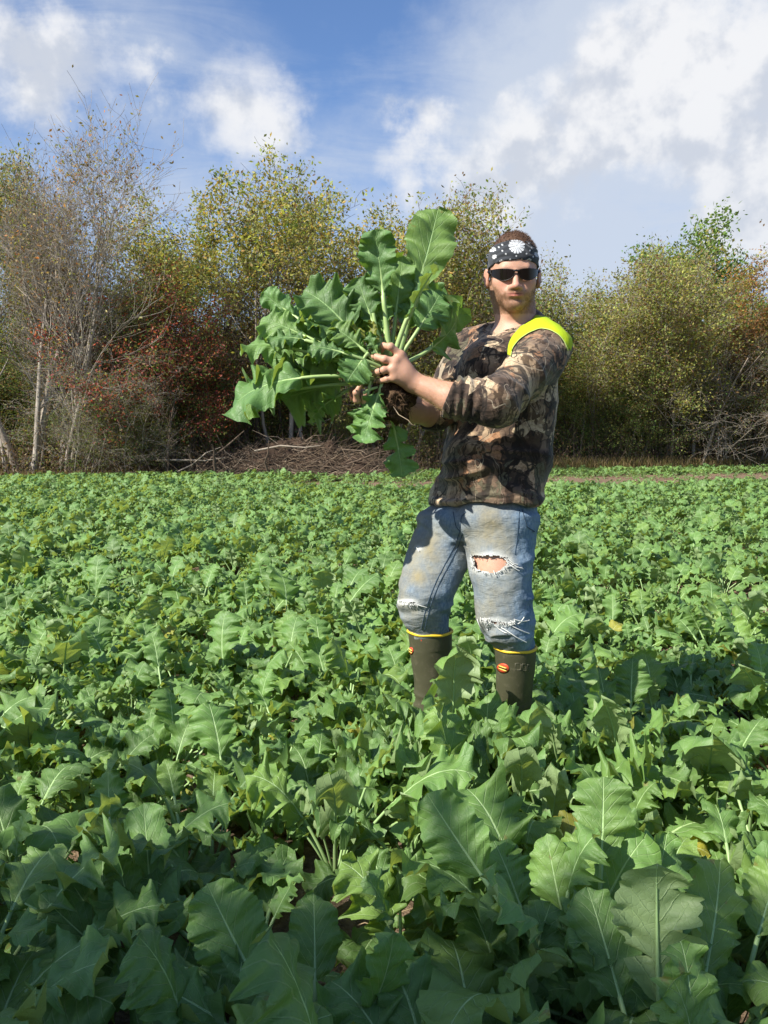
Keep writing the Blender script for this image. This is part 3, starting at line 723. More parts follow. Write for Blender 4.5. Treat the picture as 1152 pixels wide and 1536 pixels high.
TREES = [
 # name, label, category, kind, px, Y, H, seed, sx
 ('bare_tree', 'bare grey-branched tree at the far left edge of the woods', 'tree', 'bare', 20, 22.9, 9.9, 1, 1.1),
 ('bare_tree', 'bare grey tree with a few orange leaves at its top, near the left edge', 'tree', 'bare', 95, 23.6, 10.0, 2, 1.0),
 ('bare_bush', 'tangled bare grey bush at the field edge, left', 'bush', 'tangle', 115, 22.8, 4.4, 3, 1.1),
 ('bare_bush', 'low bare grey thicket left of the red-leaved sapling', 'bush', 'tangle', 190, 23.2, 3.6, 4, 1.0),
 ('olive_tree', 'full olive-green tree behind the bare trees at left', 'tree', 'olive', 135, 27.0, 9.7, 5, 0.8),
 ('olive_tree', 'dull olive tree behind the leftmost bare tree', 'tree', 'olive', -25, 29.5, 7.0, 6, 1.1),
 ('red_leaved_tree', 'small tree with dark red autumn leaves left of the brush pile', 'tree', 'red', 245, 22.7, 6.2, 7, 1.2),
 ('red_leaved_tree', 'low red and green sapling in front of the locust trees', 'tree', 'red', 310, 24.6, 5.0, 8, 1.0),
 ('yellow_shrub', 'low yellow-green shrub at the left end of the brush pile', 'shrub', 'shrub', 212, 23.4, 2.7, 9, 1.0),
 ('locust_tree', 'thin dark-stemmed tree with yellow-green leaves only at its top, leftmost of three', 'tree', 'locust', 300, 26.0, 9.2, 10, 1.15),
 ('locust_tree', 'open yellow-topped tree with forked dark stems, middle of three', 'tree', 'locust', 385, 26.5, 9.2, 11, 1.1),
 ('locust_tree', 'open yellow-topped tree behind the upright held leaves, rightmost of three', 'tree', 'locust', 465, 27.0, 9.5, 12, 1.1),
 ('locust_tree', 'small open yellow-leaved tree above the red-leaved sapling', 'tree', 'locust', 232, 26.4, 8.8, 41, 1.1),
 ('locust_tree', 'yellow-leaved open tree beside the yellowish green tree', 'tree', 'locust', 520, 27.3, 9.3, 42, 1.0),
 ('orange_tree', 'orange-brown tree behind the open yellow-topped trees', 'tree', 'orange', 400, 29.5, 6.8, 13, 1.1),
 ('olive_tree', 'yellowish green tree behind the held plants', 'tree', 'willow', 585, 28.0, 9.6, 14, 1.1),
 ('green_tree', 'dark green tree showing between the red sapling and the yellow-topped trees', 'tree', 'green', 225, 29.0, 8.0, 15, 0.9),
 ('orange_tree', 'orange-leaved tree just left of the man\'s head', 'tree', 'orange', 668, 29.5, 7.7, 16, 0.9),
 ('willow_tree', 'brown-olive thin-topped tree behind the man\'s head', 'tree', 'willow', 758, 30.5, 8.3, 17, 1.2),
 ('willow_tree', 'brownish brushy tree just right of the man\'s head', 'tree', 'willow', 860, 30.8, 8.7, 18, 1.2),
 ('willow_tree', 'fine-leaved olive-yellow tree right of the man\'s shoulder', 'tree', 'willow', 920, 29.2, 7.9, 19, 1.15),
 ('willow_tree', 'broad yellow-olive tree in the middle of the right-hand woods', 'tree', 'willow', 1010, 29.8, 8.0, 20, 1.25),
 ('yellow_shrub', 'bright yellow-leaved tall shrub in the right-hand woods', 'shrub', 'shrub', 985, 28.8, 5.9, 21, 0.8),
 ('yellow_shrub', 'yellow-green shrub low beside the man\'s waist', 'shrub', 'shrub', 905, 28.6, 3.4, 22, 1.2),
 ('bright_green_tree', 'bright green leafy tree rising at the right edge', 'tree', 'bright', 1115, 35.5, 10.7, 23, 1.0),
 ('orange_tree', 'orange-topped tree in front of the bright green tree', 'tree', 'orange', 1100, 32.0, 8.1, 24, 1.0),
 ('brown_tree', 'grey-brown leafless tree at the right edge', 'tree', 'brown', 1130, 30.2, 6.6, 25, 1.1),
 ('bare_bush', 'bare grey bush with pale stems at the right field edge', 'bush', 'tangle', 1070, 29.6, 4.6, 26, 1.1),
 ('green_shrub', 'green leafy shrub at the field edge beside the man\'s back', 'shrub', 'shrub', 872, 29.3, 2.9, 43, 1.4),
 ('green_shrub', 'low green shrub under the broad yellow-olive tree', 'shrub', 'shrub', 960, 29.6, 2.6, 44, 1.5),
 ('green_shrub', 'green shrub at the field edge near the right picture edge', 'shrub', 'shrub', 1035, 30.2, 3.2, 45, 1.3),
 ('green_shrub', 'low green shrub behind the man\'s forearm', 'shrub', 'shrub', 640, 27.6, 3.2, 46, 1.3),
 ('green_shrub', 'low green shrub under the open yellow-topped trees', 'shrub', 'shrub', 500, 27.0, 2.8, 47, 1.3),
 ('green_shrub', 'yellow-green bush between the bare trees and the brush pile', 'shrub', 'shrub', 165, 22.6, 2.6, 48, 1.2),
 ('green_shrub', 'green bush rising behind the left part of the brush pile', 'shrub', 'shrub', 330, 25.4, 4.4, 49, 1.2),
 ('willow_tree', 'pale yellow-olive tree between the bare trees and the open-topped trees', 'tree', 'willow', 195, 28.5, 7.6, 39, 1.1),
 ('willow_tree', 'yellow-olive tree low behind the open-topped trees', 'tree', 'willow', 345, 30.5, 6.6, 40, 1.3),
 ('brown_tree', 'brown brushy tree hidden behind the man\'s chest', 'tree', 'brown', 660, 28.5, 5.8, 27, 1.0),
 ('olive_tree', 'green-brown tree right behind the man\'s back', 'tree', 'olive', 820, 29.6, 6.8, 28, 1.1),
 ('dark_thicket', 'dark green thicket at the foot of the bare trees, left', 'thicket', 'dark', 60, 25.2, 4.6, 29, 1.3),
 ('dark_thicket', 'dark thicket behind the red-leaved sapling', 'thicket', 'dark', 180, 26.5, 5.2, 30, 1.3),
 ('dark_thicket', 'dark thicket behind the brush pile', 'thicket', 'dark', 330, 28.0, 4.8, 31, 1.4),
 ('dark_thicket', 'dark thicket behind the held leaves', 'thicket', 'dark', 470, 28.6, 5.0, 32, 1.4),
 ('dark_thicket', 'dark thicket behind the hanging leaves and root ball', 'thicket', 'dark', 590, 29.6, 5.0, 33, 1.3),
 ('dark_thicket', 'dark thicket low behind the man', 'thicket', 'dark', 730, 30.8, 4.6, 34, 1.3),
 ('dark_thicket', 'dark green thicket right of the man at the field edge', 'thicket', 'dark', 850, 31.0, 4.4, 35, 1.3),
 ('dark_thicket', 'dark thicket under the broad olive tree', 'thicket', 'dark', 960, 31.8, 4.6, 36, 1.4),
 ('dark_thicket', 'dark thicket under the orange-topped tree at right', 'thicket', 'dark', 1080, 32.6, 5.0, 37, 1.4),
 ('dark_thicket', 'dark thicket beyond the right edge of the woods', 'thicket', 'dark', 1180, 33.5, 5.0, 38, 1.4),
]
for (nm, lb, ct, kd, px, Y, H, sd, sx) in TREES:
    tree(nm, lb, ct, kd, px, Y, H, sd, sx=sx)
# second and third rows: copies of the same shapes, deeper in the wood
rngT = np.random.default_rng(3)
protos = [k for k in tree_cache if k[0] in ('olive', 'green', 'brown', 'willow', 'dark')]
k = 0
for row, (Y0, hh) in enumerate(((33.5, 7.0), (38.0, 7.4))):
    for px in range(-260, 1460, 62 if row == 0 else 74):
        kd, sd = protos[int(rngT.integers(len(protos)))]
        if 180 < px < 500: H = hh * rngT.uniform(0.72, 0.95)
        elif px < 620: H = hh * rngT.uniform(0.80, 1.05)
        else: H = hh * rngT.uniform(0.80, 1.0)
        Y = Y0 + rngT.uniform(-1.2, 1.2) + (px - 576) * 0.003
        tree('woodland_tree', 'tree deep in the wood, showing only between the front trees', 'tree', kd, px + rngT.uniform(-20, 20), Y, H, sd, group='trees deep in the wood', sx=rngT.uniform(1.1, 1.5))
def far_wood():
    rng = np.random.default_rng(99); N = 90000
    x = rng.uniform(-34, 36, N); Y = rng.uniform(42, 50, N); z = 6.2 * rng.random(N) ** .8 * (1 + .12 * np.sin(x * .7) + .08 * np.sin(x * 1.9))
    C0 = np.stack([x, Y, z], 1) + rng.normal(0, .2, (N, 3)); u = rng.normal(0, 1, (N, 3)); u /= np.linalg.norm(u, axis=1)[:, None]; v = np.cross(u, rng.normal(0, 1, (N, 3))); v /= np.linalg.norm(v, axis=1)[:, None]
    s = rng.uniform(.10, .24, N)[:, None]; V = np.stack([C0 - u * s, C0 + v * s * .6, C0 + u * s, C0 - v * s * .6], 1).reshape(-1, 3)
    pal = np.array([GREEN, DGREEN, OLIVE, BROWN]); c = pal[rng.choice(4, N, p=[.3, .35, .2, .15])] * rng.uniform(.7, 1.25, N)[:, None]
    tag(mk_obj('far_wood', mk_mesh('far_wood', V, np.arange(4 * N).reshape(-1, 4), [M_fol], {'Col': np.repeat(c, 4, 0)}, smooth=False)), 'dark mass of the wood far behind the front trees', 'wood', kind='stuff')
far_wood()
# trees beyond the picture to both sides, so that the wood runs on
for px in (-760, -640, -530, -430, -330, -230, -130, 1230, 1330, 1430, 1540, 1660):
    kd, sd = protos[int(rngT.integers(len(protos)))]
    Y = 25 + 0.34 * (px - 576) / 1253 * 28 + (1 if px > 0 else 10)
    Y = max(Y, 27.0)
    tree('woodland_tree', 'olive-green tree of the wood beside the picture', 'tree', kd, px, Y, 8.5, sd, group='trees beside the picture', sx=1.3)

# pale slim trunks that catch the sun behind the brush pile
def slim_trunk(label, px, Y, H, r, lean, seed):
    r_ = np.random.default_rng(seed); t = Tubes(); p = np.zeros(3); d = np.array([lean, 0, 1.0]); pts = [p]
    for i in range(10):
        d = d + r_.normal(0, .05, 3); d /= np.linalg.norm(d); p = p + d * H / 10; pts.append(p)
    t.add(pts, np.linspace(r, r * .35, 11), 7)
    for i in range(7):
        j = int(r_.integers(4, 10)); q = pts[j]; dd = np.array([r_.uniform(-1, 1), r_.uniform(-1, 1), r_.uniform(.3, 1)])
        t.add([q, q + dd * .5, q + dd * 1.1 + [0, 0, .2]], [r * .35, r * .2, .006], 4)
    root = empty('slim_tree', (W(px, 700, Y).x, Y, -0.05)); tag(root, label, 'tree', 'slim pale trunks')
    mk_obj('trunk', t.mesh('trunk', [BK_pale]), root)
slim_trunk('slim pale trunk left of the held leaves, behind the brush pile', 432, 24.9, 4.8, .085, .10, 1)
slim_trunk('pale slim trunk leaning right, behind the brush pile', 452, 25.2, 5.2, .075, .05, 2)
slim_trunk('thin pale trunk just left of the hanging leaf', 408, 25.3, 5.5, .06, -.18, 3)
slim_trunk('thin leaning pale trunk at the right field edge', 1050, 29.0, 4.2, .06, .30, 4)
slim_trunk('thin upright pale trunk at the right field edge', 1090, 29.4, 4.0, .05, -.05, 5)
slim_trunk('thin pale trunk close beside the man\'s back', 868, 29.2, 4.0, .05, .05, 6)
slim_trunk('forked grey trunk at the left edge of the picture', 48, 23.0, 6.5, .11, .22, 7)
slim_trunk('leaning grey trunk at the left edge of the picture', 30, 23.1, 6.8, .12, -.16, 8)

# hanging twigs and undergrowth that nobody could count
def build_undergrowth():
    rng = np.random.default_rng(8)
    t = Tubes()
    for i in range(2600):
        x = rng.uniform(-19, 22); Y = field_edge(x) + abs(rng.normal(0.6, 1.5)) + 0.1
        h = rng.uniform(0.4, 1.8); p = np.array([x, Y, 0]); d = np.array([rng.normal(0, .35), rng.normal(0, .3), 1.0]); d /= np.linalg.norm(d)
        q = p + d * h * .5; e = q + (d + rng.normal(0, .35, 3)) * h * .5
        t.add([p, q, e], [.010, .007, .003], 3, cap=False)
    tag(mk_obj('undergrowth_stems', t.mesh('undergrowth_stems', [BK_brown])), 'grey leafless undergrowth stems along the foot of the woods', 'undergrowth', kind='stuff')
    # leafy understorey: brown and green leaves near the ground, many lying as litter
    N = 60000
    x = rng.uniform(-20, 24, N); Y = field_edge(x) + 0.2 + np.abs(rng.normal(0, 2.8, N)); z = np.abs(rng.normal(0, 0.55, N)) + 0.02
    right = (x > 4) & (rng.random(N) < .5)
    C0 = np.stack([x, Y, z], 1)
    u = rng.normal(0, 1, (N, 3)); u /= np.linalg.norm(u, axis=1)[:, None]; v = np.cross(u, rng.normal(0, 1, (N, 3))); v /= np.linalg.norm(v, axis=1)[:, None]
    s = rng.uniform(.025, .06, N)[:, None]
    V = np.stack([C0 - u * s, C0 + v * s * .5, C0 + u * s, C0 - v * s * .5], 1).reshape(-1, 3)
    pal = np.array([BROWN, (0.085, 0.055, 0.032), TAN, OLIVE, DGREEN]); c = pal[rng.choice(5, N, p=[.26, .22, .10, .22, .20])] * rng.uniform(.6, 1.3, N)[:, None]
    tag(mk_obj('woodland_litter', mk_mesh('woodland_litter', V, np.arange(4 * N).reshape(-1, 4), [M_fol], {'Col': np.repeat(c, 4, 0)}, smooth=False)), 'brown fallen leaves and low weeds at the foot of the woods', 'undergrowth', kind='stuff')
    # dry grass
    N = 26000
    x = np.where(rng.random(N) < .75, rng.uniform(2, 20, N), rng.uniform(-14, 2, N)); Y = field_edge(x) + rng.uniform(-0.25, 1.5, N)
    h = rng.uniform(.15, .62, N) * np.where(x > 3, 1.0, .6); a = rng.uniform(0, 6.28, N); wv = .010
    lean = rng.normal(0, .25, (N, 2))
    P0 = np.stack([x, Y, 0 * x], 1); sd = np.stack([np.cos(a), np.sin(a), 0 * a], 1) * wv
    M1 = P0 + np.stack([lean[:, 0] * h * .4, lean[:, 1] * h * .4, h * .6], 1); T1 = P0 + np.stack([lean[:, 0] * h, lean[:, 1] * h, h], 1)
    V = np.stack([P0 - sd, P0 + sd, M1 + sd * .7, M1 - sd * .7, T1], 1).reshape(-1, 3); b = np.arange(N)[:, None] * 5
    pal = np.array([(0.30, .22, .11), (.22, .17, .07), (.14, .14, .04), (.11, .075, .04)]); c = pal[rng.choice(4, N, p=[.3, .25, .25, .2])] * rng.uniform(.7, 1.25, N)[:, None]
    F = [b + np.array([[0, 1, 2, 3]]), b + np.array([[3, 2, 4]])]
    tag(mk_obj('dry_grass', mk_mesh('dry_grass', V, F, [M_fol], {'Col': np.repeat(c, 5, 0)}, smooth=False)), 'dry tan grass fringe between the crop and the woods', 'grass', kind='stuff')
build_undergrowth()

# brush pile
def build_brush_pile():
    rng = np.random.default_rng(12)
    root = empty('brush_pile', (W(400, 700, 23.6).x, 23.7, 0)); tag(root, 'brown heap of pulled roots, vines and earth at the edge of the field', 'brush pile')
    def hgt(x, y):
        e1 = np.exp(-(((x - -0.5) / 1.7) ** 2 + (y / 1.0) ** 2)) * 0.70; e2 = np.exp(-(((x - 1.5) / 1.3) ** 2 + ((y - .2) / .9) ** 2)) * 0.80; e3 = np.exp(-(((x - 3.0) / 0.9) ** 2 + (y / .8) ** 2)) * .35
        return e1 + e2 + e3
    n = 120; m = 50
    X, Y = np.meshgrid(np.linspace(-3.6, 4.4, n), np.linspace(-2.0, 2.2, m), indexing='ij')
    P = np.stack([X.ravel(), Y.ravel(), 0 * X.ravel()], 1)
    P[:, 2] = hgt(P[:, 0], P[:, 1]) * (1 + .30 * fbm(P * 2.2, 4, 3)) - .06
    i = np.arange(n - 1)[:, None] * m; j = np.arange(m - 1)[None, :]
    Q = np.stack([i + j, i + m + j, i + m + j + 1, i + j + 1], -1).reshape(-1, 4)
    mk_obj('mound', mk_mesh('mound', P, Q, [simple_mat('dark_earth', (0.060, 0.040, 0.028), 0.95, 0.1, 0.5, 14, 1.0)]), root)
    t = Tubes()
    for k in range(7500):
        x = rng.uniform(-3.2, 4.0); y = rng.uniform(-1.5, 1.2); h = float(hgt(x, y))
        if h < .12 and rng.random() < .8: continue
        p = np.array([x, y, h * rng.uniform(.45, 1.08)]); L = rng.uniform(.10, .75)
        a = rng.normal(0, .75); d = np.array([math.cos(a) * rng.choice([-1, 1]), math.sin(a) * .6, rng.normal(0, .35)])
        q = p + d * L * .5 + rng.normal(0, .06, 3); e = q + (d + rng.normal(0, .5, 3)) * L * .5
        t.add([p, q, e], [.011, .009, .004], 3, cap=False, val=rng.random())
    m, T, out = new_mat('dry_roots'); at = T.n.new('ShaderNodeAttribute'); at.attribute_name = 'tint'
    c = T.ramp(at.outputs['Fac'], [(0, (.040, .027, .018)), (.5, (.13, .088, .055)), (.85, (.22, .16, .105)), (1, (.36, .28, .20))])
    b = principled(T, Base_Color=c, Roughness=.9); T.l.new(b.outputs[0], out.inputs[0])
    tag(mk_obj('roots', t.mesh('roots', [m]), root), kind='stuff')
    for k, (x0, z0, x1, z1, y, r) in enumerate([(-1.9, .1, -.5, 1.35, -.6, .04), (-2.9, .55, -1.0, .62, -.8, .035), (.2, .2, .25, 1.1, -1.2, .035), (-2.5, .15, -1.1, .9, -.9, .025), (2.2, .4, 3.4, .8, -.5, .03), (-.2, .8, 1.6, .95, -1.0, .03), (-1.2, .3, -1.25, 1.0, -1.3, .05)]):
        s = Tubes(); p0 = np.array([x0, y, z0]); p1 = np.array([x1, y - .2, z1])
        s.add([p0, p0 * .6 + p1 * .4 + rng.normal(0, .05, 3), p0 * .3 + p1 * .7 + rng.normal(0, .06, 3), p1], [r, r * .9, r * .7, r * .3], 6)
        mk_obj('branch', s.mesh('branch', [BK_pale if k % 2 else BK_brown]), root)
build_brush_pile()

# an unseen tree added behind the camera, to the left, to shade the nearest plants
def added_shade_tree():
    r = np.random.default_rng(40)
    tb, tw = grow(r, 6.2, stems=1, r0=0.16, first=0.34, kids=(14, 8, 4), ang=(0.9, 0.8, 0.8), lenf=(0.40, 0.5, 0.5), trop=0.05, wob=0.09)
    V, Q, C = leaves_on(r, tw, 11500, .12, .22, [(4, GREEN), (3, OLIVE), (1, YELLOWG)])
    root = empty('added_shade_tree', (-4.0, -1.70, 0)); tag(root, 'unseen leafy tree added behind the camera to shade the nearest plants', 'tree')
    mk_obj('trunk', tb.mesh('trunk', [BK_brown]), root); mk_obj('crown', mk_mesh('crown', V, Q, [M_fol], {'Col': C}, smooth=False), root)
added_shade_tree()
# ------------------------------------------------------------------ implicit modelling for the person
class SDF:
    def __init__(s): s.p = []
    def add(s, fn, lo, hi, k=0.0, op='u'): s.p.append((fn, np.array(lo, float), np.array(hi, float), k, op)); return s
    def cone(s, a, b, ra, rb, k=0.015, op='u'):
        a = np.array(a, float); b = np.array(b, float); ba = b - a; L2 = max(ba.dot(ba), 1e-9); r = max(ra, rb)
        def fn(P):
            h = np.clip(((P - a) @ ba) / L2, 0, 1)
            return np.linalg.norm(P - a - h[:, None] * ba, axis=1) - (ra + (rb - ra) * h)
        return s.add(fn, np.minimum(a, b) - r, np.maximum(a, b) + r, k, op)
    def ell(s, c, r, R=None, k=0.015, op='u'):
        c = np.array(c, float); r = np.array(r, float); R = np.eye(3) if R is None else R; m = r.max()
        def fn(P):
            q = (P - c) @ R.T; k0 = np.linalg.norm(q / r, axis=1); k1 = np.linalg.norm(q / r ** 2, axis=1) + 1e-9
            return np.where(k0 < 1e-4, -r.min(), k0 * (k0 - 1) / k1)
        return s.add(fn, c - m, c + m, k, op)
    def loft(s, rows, grow_=0.0, k=0.02, op='u', ztop=None, zbot=None, e=2.0):
        rows = np.array(sorted(rows), float)                       # z, cx, cy, a, b, yaw
        zz = np.linspace(rows[0, 0], rows[-1, 0], 90)
        R = np.stack([np.interp(zz, rows[:, 0], rows[:, i]) for i in range(6)], 1)
        ker = np.ones(9) / 9
        for i in range(1, 6):
            pad = np.concatenate([np.full(4, R[0, i]), R[:, i], np.full(4, R[-1, i])]); R[:, i] = np.convolve(pad, ker, 'valid')
        R[:, 3:5] += grow_
        zt = rows[-1, 0] if ztop is None else ztop; zb = rows[0, 0] if zbot is None else zbot
        def fn(P):
            z = P[:, 2]; cx, cy, a, b, yw = (np.interp(z, zz, R[:, i]) for i in range(1, 6))
            c, s_ = np.cos(yw), np.sin(yw); x = P[:, 0] - cx; y = P[:, 1] - cy
            u = np.abs(x * c + y * s_) / a; v = np.abs(-x * s_ + y * c) / b
            q = (u ** e + v ** e) ** (1 / e)
            d = (q - 1) * np.minimum(a, b)
            return np.maximum(d, np.maximum(z - zt, zb - z))
        m = (R[:, 3:5].max()) + 0.01
        return s.add(fn, (R[:, 1].min() - m, R[:, 2].min() - m, zb - .01), (R[:, 1].max() + m, R[:, 2].max() + m, zt + .01), k, op)
    def plane(s, p, n, k=0.0):
        """keeps the side the normal points away from"""
        p = np.array(p, float); n = np.array(n, float); n /= np.linalg.norm(n)
        return s.add(lambda P: (P - p) @ n, (-99,) * 3, (99,) * 3, k, 'i')
    def ev(s, P, lo=None, hi=None):
        d = np.full(len(P), 0.25)
        for fn, l, h, k, op in s.p:
            m = k + 0.035
            if lo is not None and (np.any(l - m > hi) or np.any(h + m < lo)): continue
            f = fn(P)
            if op == 'u':
                if k > 0: hh = np.clip(0.5 + 0.5 * (f - d) / k, 0, 1); d = f * (1 - hh) + d * hh - k * hh * (1 - hh)
                else: d = np.minimum(d, f)
            elif op == 's':
                if k > 0: hh = np.clip(0.5 - 0.5 * (f + d) / k, 0, 1); d = d * (1 - hh) - f * hh + k * hh * (1 - hh)
                else: d = np.maximum(d, -f)
            else:
                if k > 0: hh = np.clip(0.5 - 0.5 * (f - d) / k, 0, 1); d = f * (1 - hh) + d * hh + k * hh * (1 - hh)
                else: d = np.maximum(d, f)
        return d
    def mesh(s, lo, hi, h):
        lo = np.array(lo, float); hi = np.array(hi, float); N = 12
        nb = np.ceil((hi - lo) / h / N).astype(int); dims = nb * N
        vol = np.full(dims, 0.25, np.float32)
        bi = np.stack(np.meshgrid(*[np.arange(n) for n in nb], indexing='ij'), -1).reshape(-1, 3)
        cen = lo + (bi + 0.5) * N * h; dc = s.ev(cen)
        R = N * h * 0.5 * 1.7321
        loc = np.stack(np.meshgrid(*[np.arange(N)] * 3, indexing='ij'), -1).reshape(-1, 3) * h
        for b, d0 in zip(bi, dc):
            sl = tuple(slice(b[i] * N, b[i] * N + N) for i in range(3))
            if abs(d0) > R * 1.5 + 0.012: vol[sl] = np.sign(d0) * 0.1; continue
            o = lo + b * N * h
            vol[sl] = s.ev(loc + o, o, o + N * h).reshape(N, N, N)
        sg = vol < 0; cells = []; pts = []; quads = []
        D = np.array(dims); st = np.array([D[1] * D[2], D[2], 1])
        for ax in range(3):
            A = [slice(None)] * 3; B = [slice(None)] * 3; A[ax] = slice(0, -1); B[ax] = slice(1, None)
            cr = sg[tuple(A)] != sg[tuple(B)]
            ijk = np.argwhere(cr)
            o1, o2 = (ax + 1) % 3, (ax + 2) % 3
            ijk = ijk[(ijk[:, o1] > 0) & (ijk[:, o2] > 0)]
            if not len(ijk): continue
            v0 = vol[ijk[:, 0], ijk[:, 1], ijk[:, 2]]; j = ijk.copy(); j[:, ax] += 1; v1 = vol[j[:, 0], j[:, 1], j[:, 2]]
            p = ijk.astype(float); p[:, ax] += v0 / (v0 - v1)
            e1 = np.zeros(3, int); e1[o1] = 1; e2 = np.zeros(3, int); e2[o2] = 1
            c = np.stack([ijk - e1 - e2, ijk - e2, ijk, ijk - e1], 1) @ st
            flip = v0 >= 0
            c[flip] = c[flip][:, ::-1]
            cells.append(c); pts.append(np.repeat(p, 4, 0))
        C = np.concatenate(cells); P = np.concatenate([x for x in pts])
        ids, inv = np.unique(C.ravel(), return_inverse=True); cnt = np.bincount(inv)
        V = np.stack([np.bincount(inv, P[:, i]) / cnt for i in range(3)], 1) * h + lo
        return V, inv.reshape(-1, 4)
def vnormals(V, Q):
    n = np.cross(V[Q[:, 2]] - V[Q[:, 0]], V[Q[:, 3]] - V[Q[:, 1]]); N = np.zeros_like(V)
    for i in range(4):
        for a in range(3): N[:, a] += np.bincount(Q[:, i], n[:, a], len(V))
    return N / (np.linalg.norm(N, axis=1)[:, None] + 1e-12)
def smooth_mesh(V, Q, it=2, lam=0.5):
    for _ in range(it):
        S = np.zeros_like(V); C = np.zeros(len(V))
        for i in range(4):
            a, b = Q[:, i], Q[:, (i + 1) % 4]
            for x in range(3): S[:, x] += np.bincount(a, V[b, x], len(V))
            C += np.bincount(a, None, len(V))
        V = V * (1 - lam) + lam * S / np.maximum(C, 1)[:, None]
    return V
def sstep(x, a, b):
    t = np.clip((x - a) / (b - a), 0, 1); return t * t * (3 - 2 * t)
def in_poly(x, y, poly):
    r = np.zeros(len(x), bool); n = len(poly)
    for i in range(n):
        x0, y0 = poly[i]; x1, y1 = poly[(i + 1) % n]
        c = ((y0 > y) != (y1 > y)) & (x < (x1 - x0) * (y - y0) / (y1 - y0 + 1e-12) + x0); r ^= c
    return r
def px_rows(L, ratio, yaw):
    """silhouette rows (photo y, left x, right x, distance) -> loft rows"""
    out = []
    for r in L:
        y, xl, xr, Y = r[:4]
        if yaw: xr = 576 + (xr - 576) * .965; xl = 576 + (xl - 576) * 1.02      # the near side of a turned body stands closer
        rt = r[4] if len(r) > 4 else ratio
        a_ = W(xl, y, Y); b_ = W(xr, y, Y); half = abs(b_.x - a_.x) / 2
        a = half / math.sqrt(math.cos(yaw) ** 2 + (rt * math.sin(yaw)) ** 2)
        out.append((a_.z, (a_.x + b_.x) / 2, Y, a, a * rt, yaw))
    return out

PERSON = np.array([0.31, 2.66, 0.0])
person = empty('person', tuple(PERSON))
tag(person, 'bearded man in camouflage shirt, ripped jeans and rubber boots holding up pulled plants', 'person')
def pobj(name, V, Q, mats, attrs=None, smooth=True, parent=None, uv=None, midx=None):
    o = mk_obj(name, mk_mesh(name, V - PERSON, Q, mats, attrs, smooth, uv, midx), parent or person); return o
v3 = lambda p: np.array(tuple(p))

# joints (photo pixel, distance)
SL, EL, ML, WL = (v3(W(*q)) for q in ((825, 526, 2.55), (742, 604, 2.36), (676, 597, 2.365), (619, 573, 2.39)))
SR, ER, WR = (v3(W(*q)) for q in ((706, 526, 2.78), (650, 618, 2.64), (572, 603, 2.50)))
YAW = rad(-42)                                                # shoulder line turned: chest looks to the left of the picture
torso_rows = px_rows([(476, 752, 800, 2.67, .9), (484, 738, 812, 2.67, .8), (496, 722, 826, 2.67), (512, 708, 832, 2.67), (535, 696, 837, 2.665), (565, 690, 838, 2.66), (600, 682, 838, 2.66),
                      (640, 674, 834, 2.66), (680, 669, 828, 2.66), (715, 664, 822, 2.655), (740, 652, 819, 2.65), (760, 643, 817, 2.65), (790, 641, 816, 2.65)], .70, YAW)
pelvis_rows = px_rows([(708, 676, 806, 2.655), (735, 670, 807, 2.655), (758, 652, 805, 2.655), (772, 638, 804, 2.65), (785, 636, 803, 2.65), (803, 652, 790, 2.65)], .70, YAW)
legR_rows = px_rows([(775, 634, 712, 2.70), (800, 622, 706, 2.68), (850, 607, 699, 2.64), (885, 599, 683, 2.62), (905, 598, 673, 2.615), (930, 606, 670, 2.63), (950, 614, 672, 2.645), (975, 622, 667, 2.66), (1060, 625, 665, 2.70)], .98, 0)
legL_rows = px_rows([(775, 706, 805, 2.61), (800, 699, 801, 2.59), (850, 705, 796, 2.55), (890, 713, 795, 2.53), (925, 716, 797, 2.525), (955, 727, 802, 2.54), (970, 746, 800, 2.55), (980, 750, 797, 2.55), (1000, 751, 795, 2.56), (1100, 752, 792, 2.60)], .98, 0)

